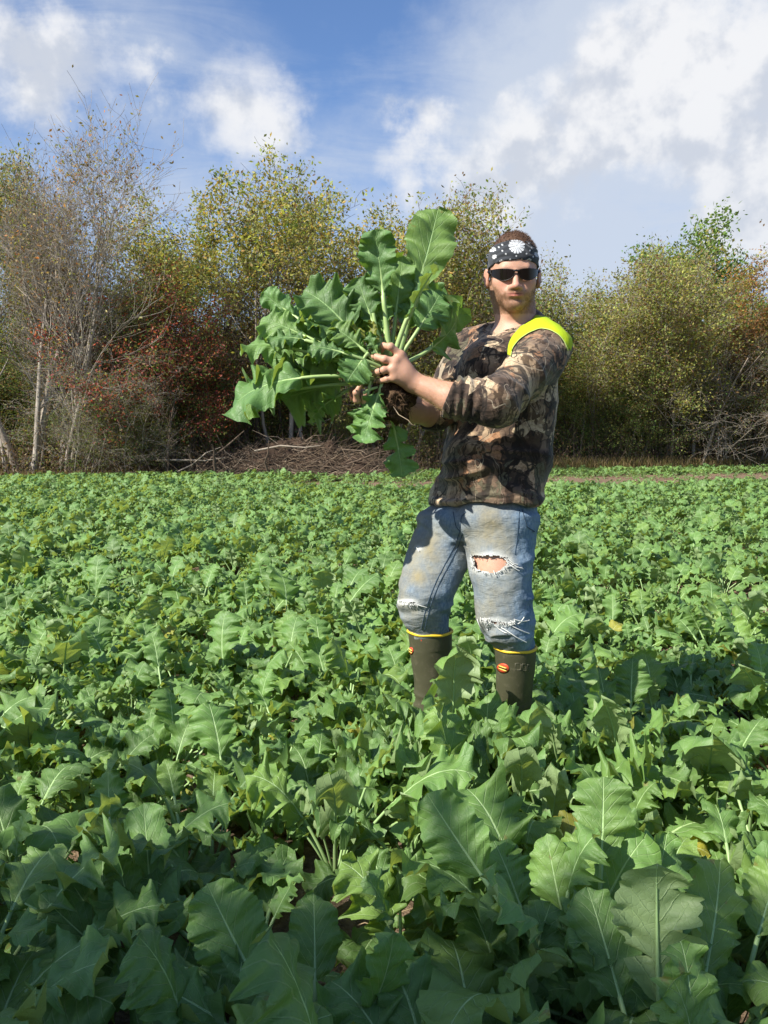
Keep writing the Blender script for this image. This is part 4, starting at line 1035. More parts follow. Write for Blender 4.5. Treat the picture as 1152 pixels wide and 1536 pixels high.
# head frame
HC = v3(W(771, 409.5, 2.62)) + np.array([0, .02, 0])
hy = rad(3); hp = rad(9)
Fv = np.array([-math.sin(hy) * math.cos(hp), -math.cos(hy) * math.cos(hp), -math.sin(hp)])
Xv = np.cross(np.array([0, 0, 1.0]), -Fv) * -1; Xv /= np.linalg.norm(Xv)
if Xv[0] < 0: Xv = -Xv
Uv = np.cross(Fv, Xv); Uv = Uv if Uv[2] > 0 else -Uv
HR = np.stack([Xv, Fv, Uv])                                   # rows: head axes
hs = 0.95
def H(x, y, z): return HC + hs * (x * Xv + y * Fv + z * Uv)
def head_shape(S, g=0.0, detail=True):
    S.ell(H(0, -.012, .030), (.0740 + g, .096 + g, .094 + g), HR, 0)
    S.ell(H(0, .028, -.032), (.0575 + g, .057 + g, .066 + g), HR, .025)
    if not detail: return
    for s in (-1, 1):
        S.cone(H(s * .050, .000, -.048), H(s * .013, .066, -.092), .0165, .0165, .028)
        S.ell(H(s * .042, .056, -.026), (.024, .022, .022), HR, .022)
        S.ell(H(s * .031, .060, -.058), (.020, .022, .024), HR, .022)
    S.ell(H(0, .074, -.092), (.023, .019, .0185), HR, .020)
    S.cone(H(-.034, .076, .0165), H(.034, .076, .0165), .012, .012, .014)
    for s in (-1, 1):
        S.ell(H(s * .031, .097, -.004), (.015, .014, .011), HR, .012, 's')
        S.ell(H(s * .031, .074, -.003), (.013, .013, .013), HR, .004)
    S.cone(H(0, .086, .004), H(0, .106, -.037), .0075, .0105, .010)
    S.ell(H(0, .108, -.0385), (.0105, .0095, .0085), HR, .006)
    for s in (-1, 1):
        S.ell(H(s * .0125, .098, -.041), (.0085, .010, .0075), HR, .006)
        S.ell(H(s * .0065, .105, -.0485), (.0038, .006, .003), HR, .002, 's')
    S.ell(H(0, .086, -.060), (.029, .014, .019), HR, .014)        # muzzle under the moustache
    S.cone(H(-.021, .093, -.0615), H(0, .1005, -.0580), .0030, .0048, .003)
    S.cone(H(.021, .093, -.0615), H(0, .1005, -.0580), .0030, .0048, .003)
    S.cone(H(-.017, .094, -.0675), H(.017, .094, -.0675), .0035, .0035, .004); S.ell(H(0, .0985, -.0685), (.013, .006, .0052), HR, .003)
    S.cone(H(-.023, .100, -.0632), H(0, .1065, -.0622), .0011, .0014, .0015, 's'); S.cone(H(.023, .100, -.0632), H(0, .1065, -.0622), .0011, .0014, .0015, 's')
    S.cone(H(-.014, .099, -.080), H(.014, .099, -.080), .004, .004, .008, 's')
    for s in (-1, 1):                                            # ears
        c, sn = math.cos(.42), math.sin(.42)
        Re = np.stack([c * Xv * s + sn * -Fv * -1, -sn * Xv * s + c * Fv, Uv]); Re[0] = (c * Xv * s - sn * -Fv); Re[0] /= np.linalg.norm(Re[0])
        Re[1] = np.cross(Uv, Re[0])
        S.ell(H(s * .0860, -.006, -.010), (.0050, .0160, .0275), Re, .005)
        S.ell(H(s * .0825, .000, -.032), (.006, .009, .012), HR, .008)
        S.ell(H(s * .0915, .002, -.010), (.0050, .0095, .0175), Re, .003, 's')
S = SDF()
head_shape(S)
neck_b = v3(W(775, 490, 2.68))
S.cone(H(0, -.022, -.050), neck_b, .057, .064, .030)
for s in (-1, 1): S.cone(H(s * .045, -.02, -.075), neck_b + np.array([s * .03, -.035, -.015]), .016, .018, .03)
S.ell(H(0, .035, -.125), (.014, .016, .018), HR, .02)
S.loft(torso_rows, -.018, .03, zbot=float(W(700, 722, 2.6).z))
S.loft(pelvis_rows, -.018, .03)
S.loft(legR_rows, -.007, .02); S.loft(legL_rows, -.006, .02)
# arms
S.cone(SL, EL, .052, .044, .04); S.cone(EL, ML, .042, .0415, .015); S.cone(ML, WL, .0415, .0260, .012)
S.cone(SR, ER, .052, .044, .04); S.cone(ER, WR, .0470, .0265, .03); S.ell(ER * .65 + WR * .35 + np.array([0, 0, -.002]), (.052, .043, .041), None, .02)
def hand(S, wr, fingers, thumb, rp=.0150, kp=.014):
    mcs = [v3(W(*f[0])) for f in fingers]
    for m in mcs: S.cone(wr, m, .0235, .0145, kp)
    for i in range(len(mcs) - 1): S.cone(mcs[i], mcs[i + 1], .0115, .0115, .008)
    S.ell(wr * .45 + sum(mcs) / len(mcs) * .55, (.024, .020, .022), None, .02)
    rs = ((.0112, .0102, .0092, .0080), (.0114, .0104, .0094, .0082), (.0108, .0098, .0088, .0077), (.0098, .0088, .0078, .0068))
    for f, r in zip(fingers, rs):
        P = [v3(W(*q)) for q in f]
        for i in range(len(P) - 1):
            S.cone(P[i], P[i + 1], r[min(i, 3)], r[min(i + 1, 3)], .0055 if i == 0 else .002)
            if i: S.ell(P[i], (r[i] * 1.10,) * 3, None, .003)
    P = [v3(W(*q)) for q in thumb]
    S.cone(wr * .6 + P[0] * .4, P[0], .017, .0145, .014)
    for i in range(len(P) - 1): S.cone(P[i], P[i + 1], .0125 - .0015 * i, .011 - .0018 * i, .006)
handL = [[(601, 533, 2.375), (586, 520, 2.365), (575, 519, 2.385), (572, 526, 2.40)],
         [(593, 543, 2.365), (577, 539, 2.360), (566, 536, 2.375), (559, 534, 2.39)],
         [(590, 554, 2.362), (576, 555, 2.358), (567, 558, 2.372), (560, 560, 2.39)],
         [(592, 566, 2.365), (580, 569, 2.365), (572, 571, 2.38), (568, 572, 2.395)]]
hand(S, WL, handL, [(602, 552, 2.425), (588, 541, 2.45), (575, 533, 2.455)])
handR = [[(531, 588, 2.47), (512, 588, 2.43), (505, 578, 2.415), (505, 566, 2.42)],
         [(538, 595, 2.46), (523, 597, 2.41), (518, 587, 2.395), (521, 574, 2.40)],
         [(546, 600, 2.455), (535, 600, 2.405), (534, 589, 2.39), (541, 577, 2.395), ],
         [(556, 604, 2.46), (548, 605, 2.415), (546, 595, 2.40), (553, 584, 2.405)]]
hand(S, WR, handR, [(556, 586, 2.52), (546, 570, 2.54), (534, 560, 2.53)])
# feet
AR = v3(W(645, 1150, 2.72)); AL = v3(W(770, 1160, 2.62)); AR[2] = AL[2] = .09
legRz = np.array(sorted(legR_rows)[0][:3]); legLz = np.array(sorted(legL_rows)[0][:3])
dR = np.array([-.62, -.78, 0]); dL = np.array([-.45, -.89, 0])
for (zr, A, d) in ((legRz, AR, dR), (legLz, AL, dL)):
    S.cone((zr[1], zr[2], zr[0] + .02), A, .038, .034, .03); S.cone(A + d * -.03, A + d * .14 + [0, 0, -.045], .036, .024, .03)
lo = np.array([-.10, 2.28, -.0]); hi = np.array([.70, 2.98, 1.83])
BV, BQ = S.mesh(lo, hi, .0030)
BN = vnormals(BV, BQ)
# own colour of the skin: beard, lips, hair at the temples, hairline; plus painted shade between the lips
hl = (BV - HC) @ HR.T / hs; x, y, z = hl.T
n1 = fbm(BV * 260, 2, 3); n2 = fbm(BV * 70, 5, 3)
SKIN = np.array([0.49, 0.285, 0.195]); PINK = np.array([0.56, 0.24, 0.17]); LIP = np.array([0.44, 0.150, 0.115]); BEARD = np.array([0.175, 0.098, 0.048]); HAIRC = np.array([0.090, 0.048, 0.026])
colr = np.repeat(SKIN[None], len(BV), 0) * (1 + .07 * n2 + .03 * n1)[:, None]
ishead = (np.abs(x) < .1) & (np.abs(y) < .13) & (z > -.13) & (z < .14)
def blend(m, c): 
    global colr
    colr = colr * (1 - m[:, None]) + np.asarray(c)[None] * m[:, None]
blend(.45 * ishead * (sstep(-((x / .02) ** 2 + ((y - .108) / .02) ** 2 + ((z + .035) / .02) ** 2), -1.3, -.2)), PINK)
for s in (-1, 1):
    blend(.30 * ishead * np.exp(-(((x - s * .042) / .02) ** 2 + ((z + .03) / .018) ** 2)) * (y > .03), PINK)
    blend(.5 * ishead * (s * x > .078), PINK)
edge = -.045 + .012 * n2 - .55 * np.clip(.075 - y, 0, .06) * -1       # beard climbs towards the ears
bl = sstep(edge - z + .004 * n1, -.004, .014) * ishead * (y > -.02) * sstep(y, -.02, .005) * (z > -.125)
mous = np.exp(-((z + .0515 - .10 * np.abs(x) * 0) / .0055) ** 2) * (np.abs(x) < .028) * (y > .07) * sstep(-np.abs(x), -.030, -.022)
chinb = sstep(-z, .050, .066)
mouthzone = np.exp(-((np.abs(x) / .024) ** 4 + ((z + .063) / .0085) ** 4)) * (y > .06)
bm = np.clip(bl * .78 + mous * .55 * ishead, 0, .7) * (1 - mouthzone) * (.78 + .35 * n1 + .2 * n2)
blend(np.clip(bm, 0, .85), BEARD)
blend(np.clip(ishead * (y > .06) * np.exp(-((np.abs(x) / .022) ** 4 + ((z + .0640) / .0068) ** 4)), 0, .85), LIP)
blend(np.clip(ishead * (y > .06) * np.exp(-((np.abs(x) / .023) ** 4 + ((z + .0622) / .0022) ** 2)), 0, .9), LIP * .22)  # mouth crease darkened in the colour, standing in for its shade
side = ishead * (y < .030 - .2 * (z - .0)) * (y > -.2) * (z > -.035) * (np.abs(x) > .045) * (np.abs(x) < .0765)
sb = side * sstep(.030 - y + .01 * n2, 0, .012)
blend(np.clip(sb * (.9 + .2 * n1), 0, 1), HAIRC)
blend(np.clip(ishead * (y < -.02) * (z > -.075) * (np.abs(x) < .0775), 0, 1), HAIRC)
armd = np.linalg.norm(BV - ML, axis=1)
blend(.15 * (armd < .2) * (n1 > .2), (0.42, 0.24, 0.11))
beardattr = np.clip(bm + sb, 0, 1)
def skin_mat():
    m, T, out = new_mat('skin')
    at = T.n.new('ShaderNodeAttribute'); at.attribute_name = 'Col'; tc = T.n.new('ShaderNodeTexCoord')
    n = T.noise(tc.outputs['Object'], 420, 3, 0.6); n2_ = T.noise(tc.outputs['Object'], 60, 4, 0.6)
    c = T.mix(T.math('MULTIPLY', n2_, 0.25), at.outputs['Color'], T.mix(1.0, at.outputs['Color'], (1.15, .82, .75), 'MULTIPLY'))
    bn = T.node('ShaderNodeBump', i_Strength=0.35, i_Distance=0.0015, i_Height=T.math('ADD', n, T.math('MULTIPLY', n2_, 0.7)))
    b = principled(T, Base_Color=c, Roughness=0.50); b.inputs['Specular IOR Level'].default_value = 0.35
    b.inputs['Subsurface Weight'].default_value = 0.12; b.inputs['Subsurface Radius'].default_value = (.008, .003, .0015); b.inputs['Subsurface Scale'].default_value = 0.5
    T.l.new(bn.outputs[0], b.inputs['Normal']); T.l.new(b.outputs[0], out.inputs[0]); return m
M_skin = skin_mat()
body = pobj('body', BV, BQ, [M_skin], {'Col': np.clip(colr, 0, 1)})
body['label'] = 'fair skin, short light brown beard'
bvhB = BVHTree.FromPolygons([tuple(v) for v in BV], [tuple(q) for q in BQ])

# short beard stubble and hair strands: real little hairs, many
def hairs(name, pts, nrm, L, r, lay, mat, seed, parent=None, jit=.5):
    rg = np.random.default_rng(seed); n = len(pts)
    d = nrm * .55 + np.asarray(lay)[None] * .6 + rg.normal(0, .28 * jit, (n, 3)); d /= np.linalg.norm(d, axis=1)[:, None]
    s = np.cross(d, rg.normal(0, 1, (n, 3))); s /= np.linalg.norm(s, axis=1)[:, None]
    Ls = L * rg.uniform(.6, 1.3, n)[:, None]; B = pts - nrm * .001
    bend = np.asarray(lay)[None] * Ls * .25
    V = np.stack([B - s * r, B + s * r, B + d * Ls * .6 + s * r * .7, B + d * Ls * .6 - s * r * .7, B + d * Ls + bend], 1).reshape(-1, 3)
    b = np.arange(n)[:, None] * 5
    return pobj(name, V, [b + np.array([[0, 1, 2, 3]]), b + np.array([[3, 2, 4]])], [mat], None, False, parent)
M_beard = simple_mat('beard_hair', (0.22, 0.125, 0.060), 0.6, 0.3, 0.5, 300)
M_hair = simple_mat('brown_hair', (0.095, 0.050, 0.027), 0.5, 0.4, 0.5, 200)
M_armhair = simple_mat('arm_hair', (0.55, 0.36, 0.18), 0.5, 0.4, 0.4, 200)
rgh = np.random.default_rng(31)
w = np.clip(bm, 0, 1) * (z < -.045); cand = rgh.choice(len(BV), 5000, p=w / w.sum())
o = hairs('beard', BV[cand] + rgh.normal(0, .0008, (5000, 3)), BN[cand], .0032, .00024, -Uv, M_beard, 1); tag(o, kind='stuff')
fa = np.linalg.norm(np.cross(BV - ML, (WL - ML) / np.linalg.norm(WL - ML)), axis=1) < .06
tt = (BV - ML) @ (WL - ML) / ((WL - ML) @ (WL - ML)); idx = np.where(fa & (tt > -.1) & (tt < .85))[0]; cand = rgh.choice(idx, 2200)
o = hairs('arm_hair', BV[cand] + rgh.normal(0, .001, (2200, 3)), BN[cand], .008, .00016, (WL - ML) / np.linalg.norm(WL - ML), M_armhair, 2); tag(o, kind='stuff')

# hair above the headband
def band_lo(P): q = (P - HC) @ HR.T; return q[:, 2] - .038 - .28 * (q[:, 1] - .08)
def band_hi(P): q = (P - HC) @ HR.T; return q[:, 2] - .097 - .26 * (q[:, 1] - .06)
HB = SDF(); HB.ell(H(0, -.012, .030), (.0765, .0985, .0985), HR, 0); HB.add(lambda P: -(band_hi(P) + .012), (-99,) * 3, (99,) * 3, 0, 'i')
hv, hq = HB.mesh(HC - .15, HC + .17, .003)
hn = vnormals(hv, hq); hv = hv + hn * (.0012 * fbm(hv * [90, 40, 90], 3, 3))[:, None]
hair = pobj('hair', hv, hq, [M_hair])
up = (hn @ Uv > .1); cand = rgh.choice(np.where(up)[0], 5200)
o = hairs('strands', hv[cand] + rgh.normal(0, .0015, (5200, 3)), hn[cand],   .0065, .0004, Fv * .9 + Xv * .7, M_hair, 3, hair); tag(o, kind='stuff')
w = sb * (np.abs(x) > .06) + 1e-9; cand = rgh.choice(len(BV), 1800, p=w / w.sum())
o = hairs('sideburn_hair', BV[cand], BN[cand], .005, .0004, -Uv, M_hair, 4, hair); tag(o, kind='stuff')

# headband
HS = SDF(); head_shape(HS, .0050, False); HS.add(lambda P: -band_lo(P), (-99,) * 3, (99,) * 3, .002, 'i'); HS.add(band_hi, (-99,) * 3, (99,) * 3, .002, 'i')
kv, kq = HS.mesh(HC - .16, HC + .18, .0027)
kn = vnormals(kv, kq); q = (kv - HC) @ HR.T
kv = kv + kn * (.0016 * fbm(kv * [30, 30, 110], 8, 2) + .0012 * np.sin(q[:, 2] * 330 + 9 * vnoise(kv * 18, 3)))[:, None]
def band_mat():
    m, T, out = new_mat('bandana_print')
    uvn = T.n.new('ShaderNodeUVMap'); U = uvn.outputs[0]
    sep = T.n.new('ShaderNodeSeparateXYZ'); T.l.new(U, sep.inputs[0]); u, v = sep.outputs[0], sep.outputs[1]
    def flower(cx, cy, R, k, inner=.28):
        du = T.math('SUBTRACT', u, cx); dv = T.math('SUBTRACT', v, cy)
        r = T.math('SQRT', T.math('ADD', T.math('MULTIPLY', du, du), T.math('MULTIPLY', dv, dv))); th = T.math('ARCTAN2', dv, du)
        rr = T.math('DIVIDE', r, R); pet = T.math('ABSOLUTE', T.math('SINE', T.math('MULTIPLY', th, k / 2.0)))
        wid = T.math('SUBTRACT', 1.0, T.math('POWER', T.math('ABSOLUTE', T.math('SUBTRACT', T.math('MULTIPLY', rr, 1.55), .95)), 2.0))
        f = T.smooth(T.math('SUBTRACT', T.math('MULTIPLY', wid, 1.15), T.math('ADD', .30, T.math('MULTIPLY', T.math('SUBTRACT', 1.0, pet), 1.1))), -.03, .05)
        ring = T.smooth(T.math('ABSOLUTE', T.math('SUBTRACT', rr, inner * .75)), .0, .12, 1, 0)
        return T.math('MAXIMUM', T.math('MULTIPLY', f, T.math('LESS_THAN', rr, 1.0)), T.math('MULTIPLY', ring, T.math('LESS_THAN', rr, .4)))
    m_ = flower(.002, .080, .024, 15, .2)
    m_ = T.math('MAXIMUM', m_, flower(.002, .081, .011, 9))
    for cx, cy, R, k in ((-.066, .073, .008, 7), (-.062, .050, .007, 7), (.066, .056, .008, 7), (.040, .036, .0075, 6), (-.042, .034, .0065, 6), (.064, .090, .008, 7)): m_ = T.math('MAXIMUM', m_, flower(cx, cy, R, k))
    for cx, cy in ((-.040, .066), (-.030, .056), (.0, .050), (.030, .056), (.042, .066), (-.050, .078), (.048, .075), (-.040, .084), (.04, .088), (.052, .048), (-.018, .040), (.017, .040)):
        d = T.vmath('DISTANCE', U, (cx, cy, 0), out=1); m_ = T.math('MAXIMUM', m_, T.smooth(d, .0016, .0030, 1, 0))
    tc = T.n.new('ShaderNodeTexCoord'); n = T.noise(tc.outputs['Object'], 600, 2, .5); n2_ = T.noise(tc.outputs['Object'], 40, 4, .6)
    c = T.mix(T.math('MULTIPLY', m_, T.math('ADD', .72, T.math('MULTIPLY', n2_, .3))), T.mix(n, (.020, .023, .028), (.045, .050, .058)), (.56, .58, .60))
    b = principled(T, Base_Color=c, Roughness=.85); b.inputs['Specular IOR Level'].default_value = .15; b.inputs['Sheen Weight'].default_value = .2
    bn = T.node('ShaderNodeBump', i_Strength=.3, i_Distance=.001, i_Height=n); T.l.new(bn.outputs[0], b.inputs['Normal']); T.l.new(b.outputs[0], out.inputs[0]); return m
hb = pobj('headband', kv, kq, [band_mat()], uv=q[:, [0, 2]]); hb['label'] = 'black bandana headband with white flower print'

# sunglasses
M_lens = simple_mat('dark_lens', (0.007, 0.005, 0.005), 0.10, 0.22, 0.1, 20)
M_frame = simple_mat('black_frame', (0.008, 0.008, 0.009), 0.35, 0.3, 0.1, 20)
glass = empty('sunglasses', (0, 0, 0)); glass.parent = person; glass['label'] = 'black wraparound sunglasses'
def gl_pt(x, z, out=0.0):
    a, b = .0820 + out, .102 + out
    return H(x, -.001 + b * math.sqrt(max(0.0, 1 - (x / a) ** 2)) , z)
def lens(s):
    n, m = 26, 10; V = []; 
    top, botm = [], []
    for i in range(n):
        t = i / (n - 1); xx = s * (.0050 + .0715 * t)
        zt = .0100 + .0050 * math.sin(t * math.pi * .85) - .001 * t; zb = .0020 - .0262 * math.sin(min(1, t * 1.02) * math.pi) ** .55 * (1 - .22 * t)
        zb = min(zb, zt - .001) if t < 1 else zt - .002
        top.append((xx, zt)); botm.append((xx, zb))
    for k in range(2):
        for i in range(n):
            for j in range(m):
                f = j / (m - 1); xx = top[i][0]; zz = top[i][1] * f + botm[i][1] * (1 - f)
                V.append(gl_pt(xx, zz, .0022 if k == 0 else 0.0))
    V = np.array(V); i = np.arange(n - 1)[:, None] * m; j = np.arange(m - 1)[None]
    Qa = np.stack([i + j, i + m + j, i + m + j + 1, i + j + 1], -1).reshape(-1, 4)
    if s < 0: Qa = Qa[:, ::-1]
    o = pobj('lens', V, np.concatenate([Qa, Qa[:, ::-1] + n * m]), [M_lens], parent=glass)
    t = Tubes(); loop = [gl_pt(a, b, .0016) for a, b in top] + [gl_pt(a, b, .0016) for a, b in botm[::-1]] + [gl_pt(*top[0], .0016)]
    t.add(loop, [.0010] * len(loop), 5, cap=False); return t
fr = Tubes()
for s in (-1, 1):
    t = lens(s); fr.V += t.V; fr.F += [f + fr.n for f in t.F]; fr.A += t.A; fr.n += t.n
    hx = s * .0760
    fr.add([gl_pt(hx, .004, .001), H(s * .081, .035, .007), H(s * .082, .005, .008), H(s * .080, -.012, .004)], [.0042, .0036, .003, .0025], 6)
fr.add([gl_pt(-.008, .0065, .002), gl_pt(0, .0085, .003), gl_pt(.008, .0065, .002)], [.0032, .0036, .0032], 6)
fv = np.concatenate(fr.V); pobj('frame', fv, np.concatenate(fr.F), [M_frame], parent=glass)
for c in list(person.children): pass

# ------------------------------------------------------------------ shirt
SH = SDF()
SH.loft(torso_rows, .002, 0, zbot=float(W(700, 790, 2.60).z))
hemz = float(W(700, 759, 2.60).z)
SH.cone(SL, EL, .064, .062, .045); SH.cone(EL, ML + (EL - ML) * .0, .0620, .0585, .03)
cuffL = ML + (WL - ML) * .03
SH.cone(ML * .5 + EL * .5, ML + (WL - ML) * .25, .0580, .0565, .01)
SH.cone(SR, ER + (SR - ER) * .02, .066, .054, .045); SH.cone(ER, ER + (WR - ER) * .05, .056, .053, .02)
SH.cone(v3(W(791, 487, 2.71)), SL + [0, 0, .004], .050, .056, .04); SH.cone(v3(W(762, 496, 2.70)), SR, .042, .052, .05)
# chest and belly fullness
cdir = np.array([-.67, -.74, 0])
SH.ell(v3(W(752, 560, 2.64)) + cdir * .045, (.105, .09, .09), None, .06)
SH.ell(v3(W(735, 690, 2.63)) + cdir * .055, (.10, .085, .09), None, .06)
# cut: cuffs, collar, hem
aL = (WL - ML) / np.linalg.norm(WL - ML)
SH.add(lambda P: np.where(np.linalg.norm(P - cuffL, axis=1) < .085, np.minimum((P - cuffL) @ aL, .05), -.05), (-99,) * 3, (99,) * 3, .004, 'i')
aR = (WR - ER) / np.linalg.norm(WR - ER); cuffR = ER + aR * .022
SH.add(lambda P: np.where(np.linalg.norm(P - cuffR, axis=1) < .09, np.minimum((P - cuffR) @ aR, .05), -.05), (-99,) * 3, (99,) * 3, .004, 'i')
SH.cone(cuffL - aL * .022, cuffL + aL * .06, .0480, .0480, .001, 's'); SH.cone(cuffR - aR * .03, cuffR + aR * .05, .050, .051, .002, 's')
cb = v3(W(772, 482, 2.66)); cnrm = np.array([-.67 * .62, -.74 * .62, 1.0]); cnrm /= np.linalg.norm(cnrm)
SH.add(lambda P: np.where(np.linalg.norm((P - cb)[:, :2], axis=1) < .095, np.minimum((P - cb) @ cnrm, .02), -.05), (-99,) * 3, (99,) * 3, .003, 'i')
SH.cone(cb + cnrm * .05, cb - cnrm * .030, .0640, .0640, .002, 's')
hk = (float(W(700, 757, 1.0).z) - CAM_H)
def hem_at(P): return CAM_H + hk * P[:, 1] + .045 * sstep(P[:, 0], .44, .53) + .003 * np.sin(P[:, 0] * 50)
SH.add(lambda P: hem_at(P) - P[:, 2], (-99,) * 3, (99,) * 3, .003, 'i')
SH.loft(torso_rows, -.009, .003, 's', ztop=float(W(700, 735, 2.6).z), zbot=.5)
sv, sq = SH.mesh((.05, 2.26, .82), (.72, 2.96, 1.62), .0036)
sn = vnormals(sv, sq)
def along(P, a, b): ab = b - a; return (P - a) @ ab / (ab @ ab)
def dseg(P, a, b): t = np.clip(along(P, a, b), 0, 1); return np.linalg.norm(P - a - t[:, None] * (b - a), axis=1)
dU, dF, dRr = dseg(sv, SL, EL), dseg(sv, EL, cuffL), dseg(sv, SR, ER)
armw = sstep(-np.minimum(np.minimum(dU, dF), dRr), -.085, -.068)
px, py = to_px(sv)
warp = np.stack([vnoise(sv * 6, 1), vnoise(sv * 6, 2), vnoise(sv * 6, 3)], 1) * .35
def ridge(P, s): return 1 - 2 * np.abs(vnoise(P, s))
# torso: long creases sagging across the belly, finer above
low = sstep(py, 640, 690) * (1 - armw)
rl = ridge((sv + warp * .10) * [5.5, 5.5, 27], 11); rm = ridge((sv + warp * .12) * [8, 8, 14] + 5, 12)
disp = low * (.0115 * rl + .005 * rm) + (1 - low) * (1 - armw) * (.0045 * ridge((sv @ np.array([[.8, 0, .6], [0, 1, 0], [-.6, 0, .8]]) + warp * .1) * [5, 5, 16], 13) + .002 * rm)
# sleeves: creases running round and along the arm, bunched towards the pushed-up cuff
tF = along(sv, EL, cuffL); gather = sstep(tF, .15, .6) * (1 - .75 * sstep(tF, .80, .97)) * sstep(-dF, -.080, -.064)
disp += gather * (.0042 * np.sin(tF * 34 + 4 * vnoise(sv * 14, 4)) + .002 * ridge(sv * 30, 6))
tU = along(sv, SL, EL); up_ = sstep(-dU, -.085, -.065) * (1 - gather)
disp += up_ * (.0105 * ridge(np.stack([tU * 4.2 + warp[:, 0] * 2.2, (sv @ np.array([.3, .4, .87])) * 8, sv[:, 0] * 2], 1), 21) + .0026 * ridge(sv * [14, 14, 26] + warp * 2, 22))
disp += sstep(-dRr, -.085, -.065) * (.006 * ridge((sv + warp * .1) * [12, 9, 20], 23))
# hem roll
disp += -.003 * np.exp(-((sv[:, 2] - hem_at(sv) - .022) / .0025) ** 2)
cav = np.ones(len(sv))
inL = (np.abs(along(sv, cuffL, cuffL + aL * .03)) < 1.2) & (dseg(sv, cuffL - aL * .05, cuffL + aL * .05) < .0505); cav[inL] = 0
inR = dseg(sv, cuffR - aR * .04, cuffR + aR * .05) < .0535; cav[inR] = 0
cav *= sstep(np.linalg.norm((sv - cb)[:, :2], axis=1) + 9 * (np.abs((sv - cb) @ cnrm) > .05), .064, .085)
disp = disp * cav
sv = sv + sn * (disp - .0008)[:, None]; sv = smooth_mesh(sv, sq, 1, .35)
def camo_mat():
    m, T, out = new_mat('woodland_camouflage')
    tc = T.n.new('ShaderNodeTexCoord'); P = tc.outputs['Object']
    wv = T.noise(P, 7, 3, .6, 0, 1); Pw = T.vmath('ADD', P, T.vmath('MULTIPLY', T.vmath('SUBTRACT', wv, (.5, .5, .5)), (.07, .07, .07)))
    big = T.noise(Pw, 6.0, 4, .55, .6); mid = T.noise(T.vmath('ADD', Pw, (3, 1, 7)), 17, 5, .6, .8); fine = T.noise(P, 120, 5, .65)
    base = T.ramp(big, [(.32, (.018, .013, .010)), (.43, (.070, .045, .031)), (.50, (.140, .093, .062)), (.57, (.27, .190, .118)), (.68, (.48, .37, .24))])
    # bark streaks
    st = T.noise(T.vmath('MULTIPLY', Pw, (38, 38, 9)), 1.0, 5, .65, .5)
    c = T.mix(T.smooth(st, .49, .54), base, T.mix(1.0, base, (.30, .27, .25), 'MULTIPLY'))
    # leaf shapes in rust, cream and grey green
    vo = T.node('ShaderNodeTexVoronoi', feature='F1'); vo.inputs['Scale'].default_value = 15; T.l.new(Pw, vo.inputs['Vector'])
    ve = T.node('ShaderNodeTexVoronoi', feature='DISTANCE_TO_EDGE'); ve.inputs['Scale'].default_value = 15; T.l.new(Pw, ve.inputs['Vector'])
    sp = T.n.new('ShaderNodeSeparateColor'); T.l.new(vo.outputs['Color'], sp.inputs[0])
    leafc = T.ramp(sp.outputs[0], [(0, (.36, .19, .100)), (.25, (.56, .44, .29)), (.50, (.12, .110, .070)), (.68, (.46, .31, .19)), (.86, (.030, .022, .017))], 'CONSTANT')
    lm = T.math('MULTIPLY', T.smooth(mid, .49, .515), T.math('GREATER_THAN', sp.outputs[1], .36))
    c = T.mix(T.math('MULTIPLY', lm, .85), c, T.mix(T.smooth(fine, .4, .65), leafc, T.mix(1.0, leafc, (.6, .55, .5), 'MULTIPLY')))
    c = T.mix(T.math('MULTIPLY', T.smooth(ve.outputs[0], 0, .022, 1, 0), T.math('MULTIPLY', lm, .6)), c, (.025, .018, .013))
    # crossing twigs, dark and pale
    for sc_, off, colr_, wd in ((4.2, (0, 0, 0), (.022, .017, .013), .014), (5.5, (5, 2, 8), (.33, .27, .19), .003), (8.0, (9, 4, 1), (.020, .015, .012), .012)):
        nn = T.noise(T.vmath('ADD', T.vmath('MULTIPLY', Pw, (1, 1, .55)), off), sc_, 2, .5, .9)
        ln = T.smooth(T.math('ABSOLUTE', T.math('SUBTRACT', nn, .5)), wd * .5, wd, 1, 0)
        c = T.mix(T.math('MULTIPLY', ln, .85), c, colr_)
    c = T.mix(T.math('MULTIPLY', T.smooth(fine, .35, .7), .30), c, T.mix(1.0, c, (.55, .55, .55), 'MULTIPLY'))
    wr = T.noise(T.vmath('MULTIPLY', P, (1, 1, 2.2)), 26, 4, .6, .4)
    h = T.math('ADD', wr, T.math('MULTIPLY', fine, .06))
    bn = T.node('ShaderNodeBump', i_Strength=.65, i_Distance=.008, i_Height=h)
    b = principled(T, Base_Color=c, Roughness=.82); b.inputs['Specular IOR Level'].default_value = .22; b.inputs['Sheen Weight'].default_value = .15
    T.l.new(bn.outputs[0], b.inputs['Normal']); T.l.new(b.outputs[0], out.inputs[0]); return m
M_camo = camo_mat()
shirt = pobj('shirt', sv, sq, [M_camo]); shirt['label'] = 'brown woodland camouflage shirt with pushed-up sleeves'
bvhS = BVHTree.FromPolygons([tuple(v) for v in sv], [tuple(q) for q in sq])
camv = Vector((0, 0, CAM_H))
def hit(bvh, px, py, off=0.0, guess=2.5):
    d = (W(px, py, guess) - camv).normalized()
    h = bvh.ray_cast(camv, d)
    if h[0] is None:
        h = bvh.find_nearest(W(px, py, guess))
    n = h[1]
    if n.dot(d) > 0: n = -n
    return h[0] + n * off
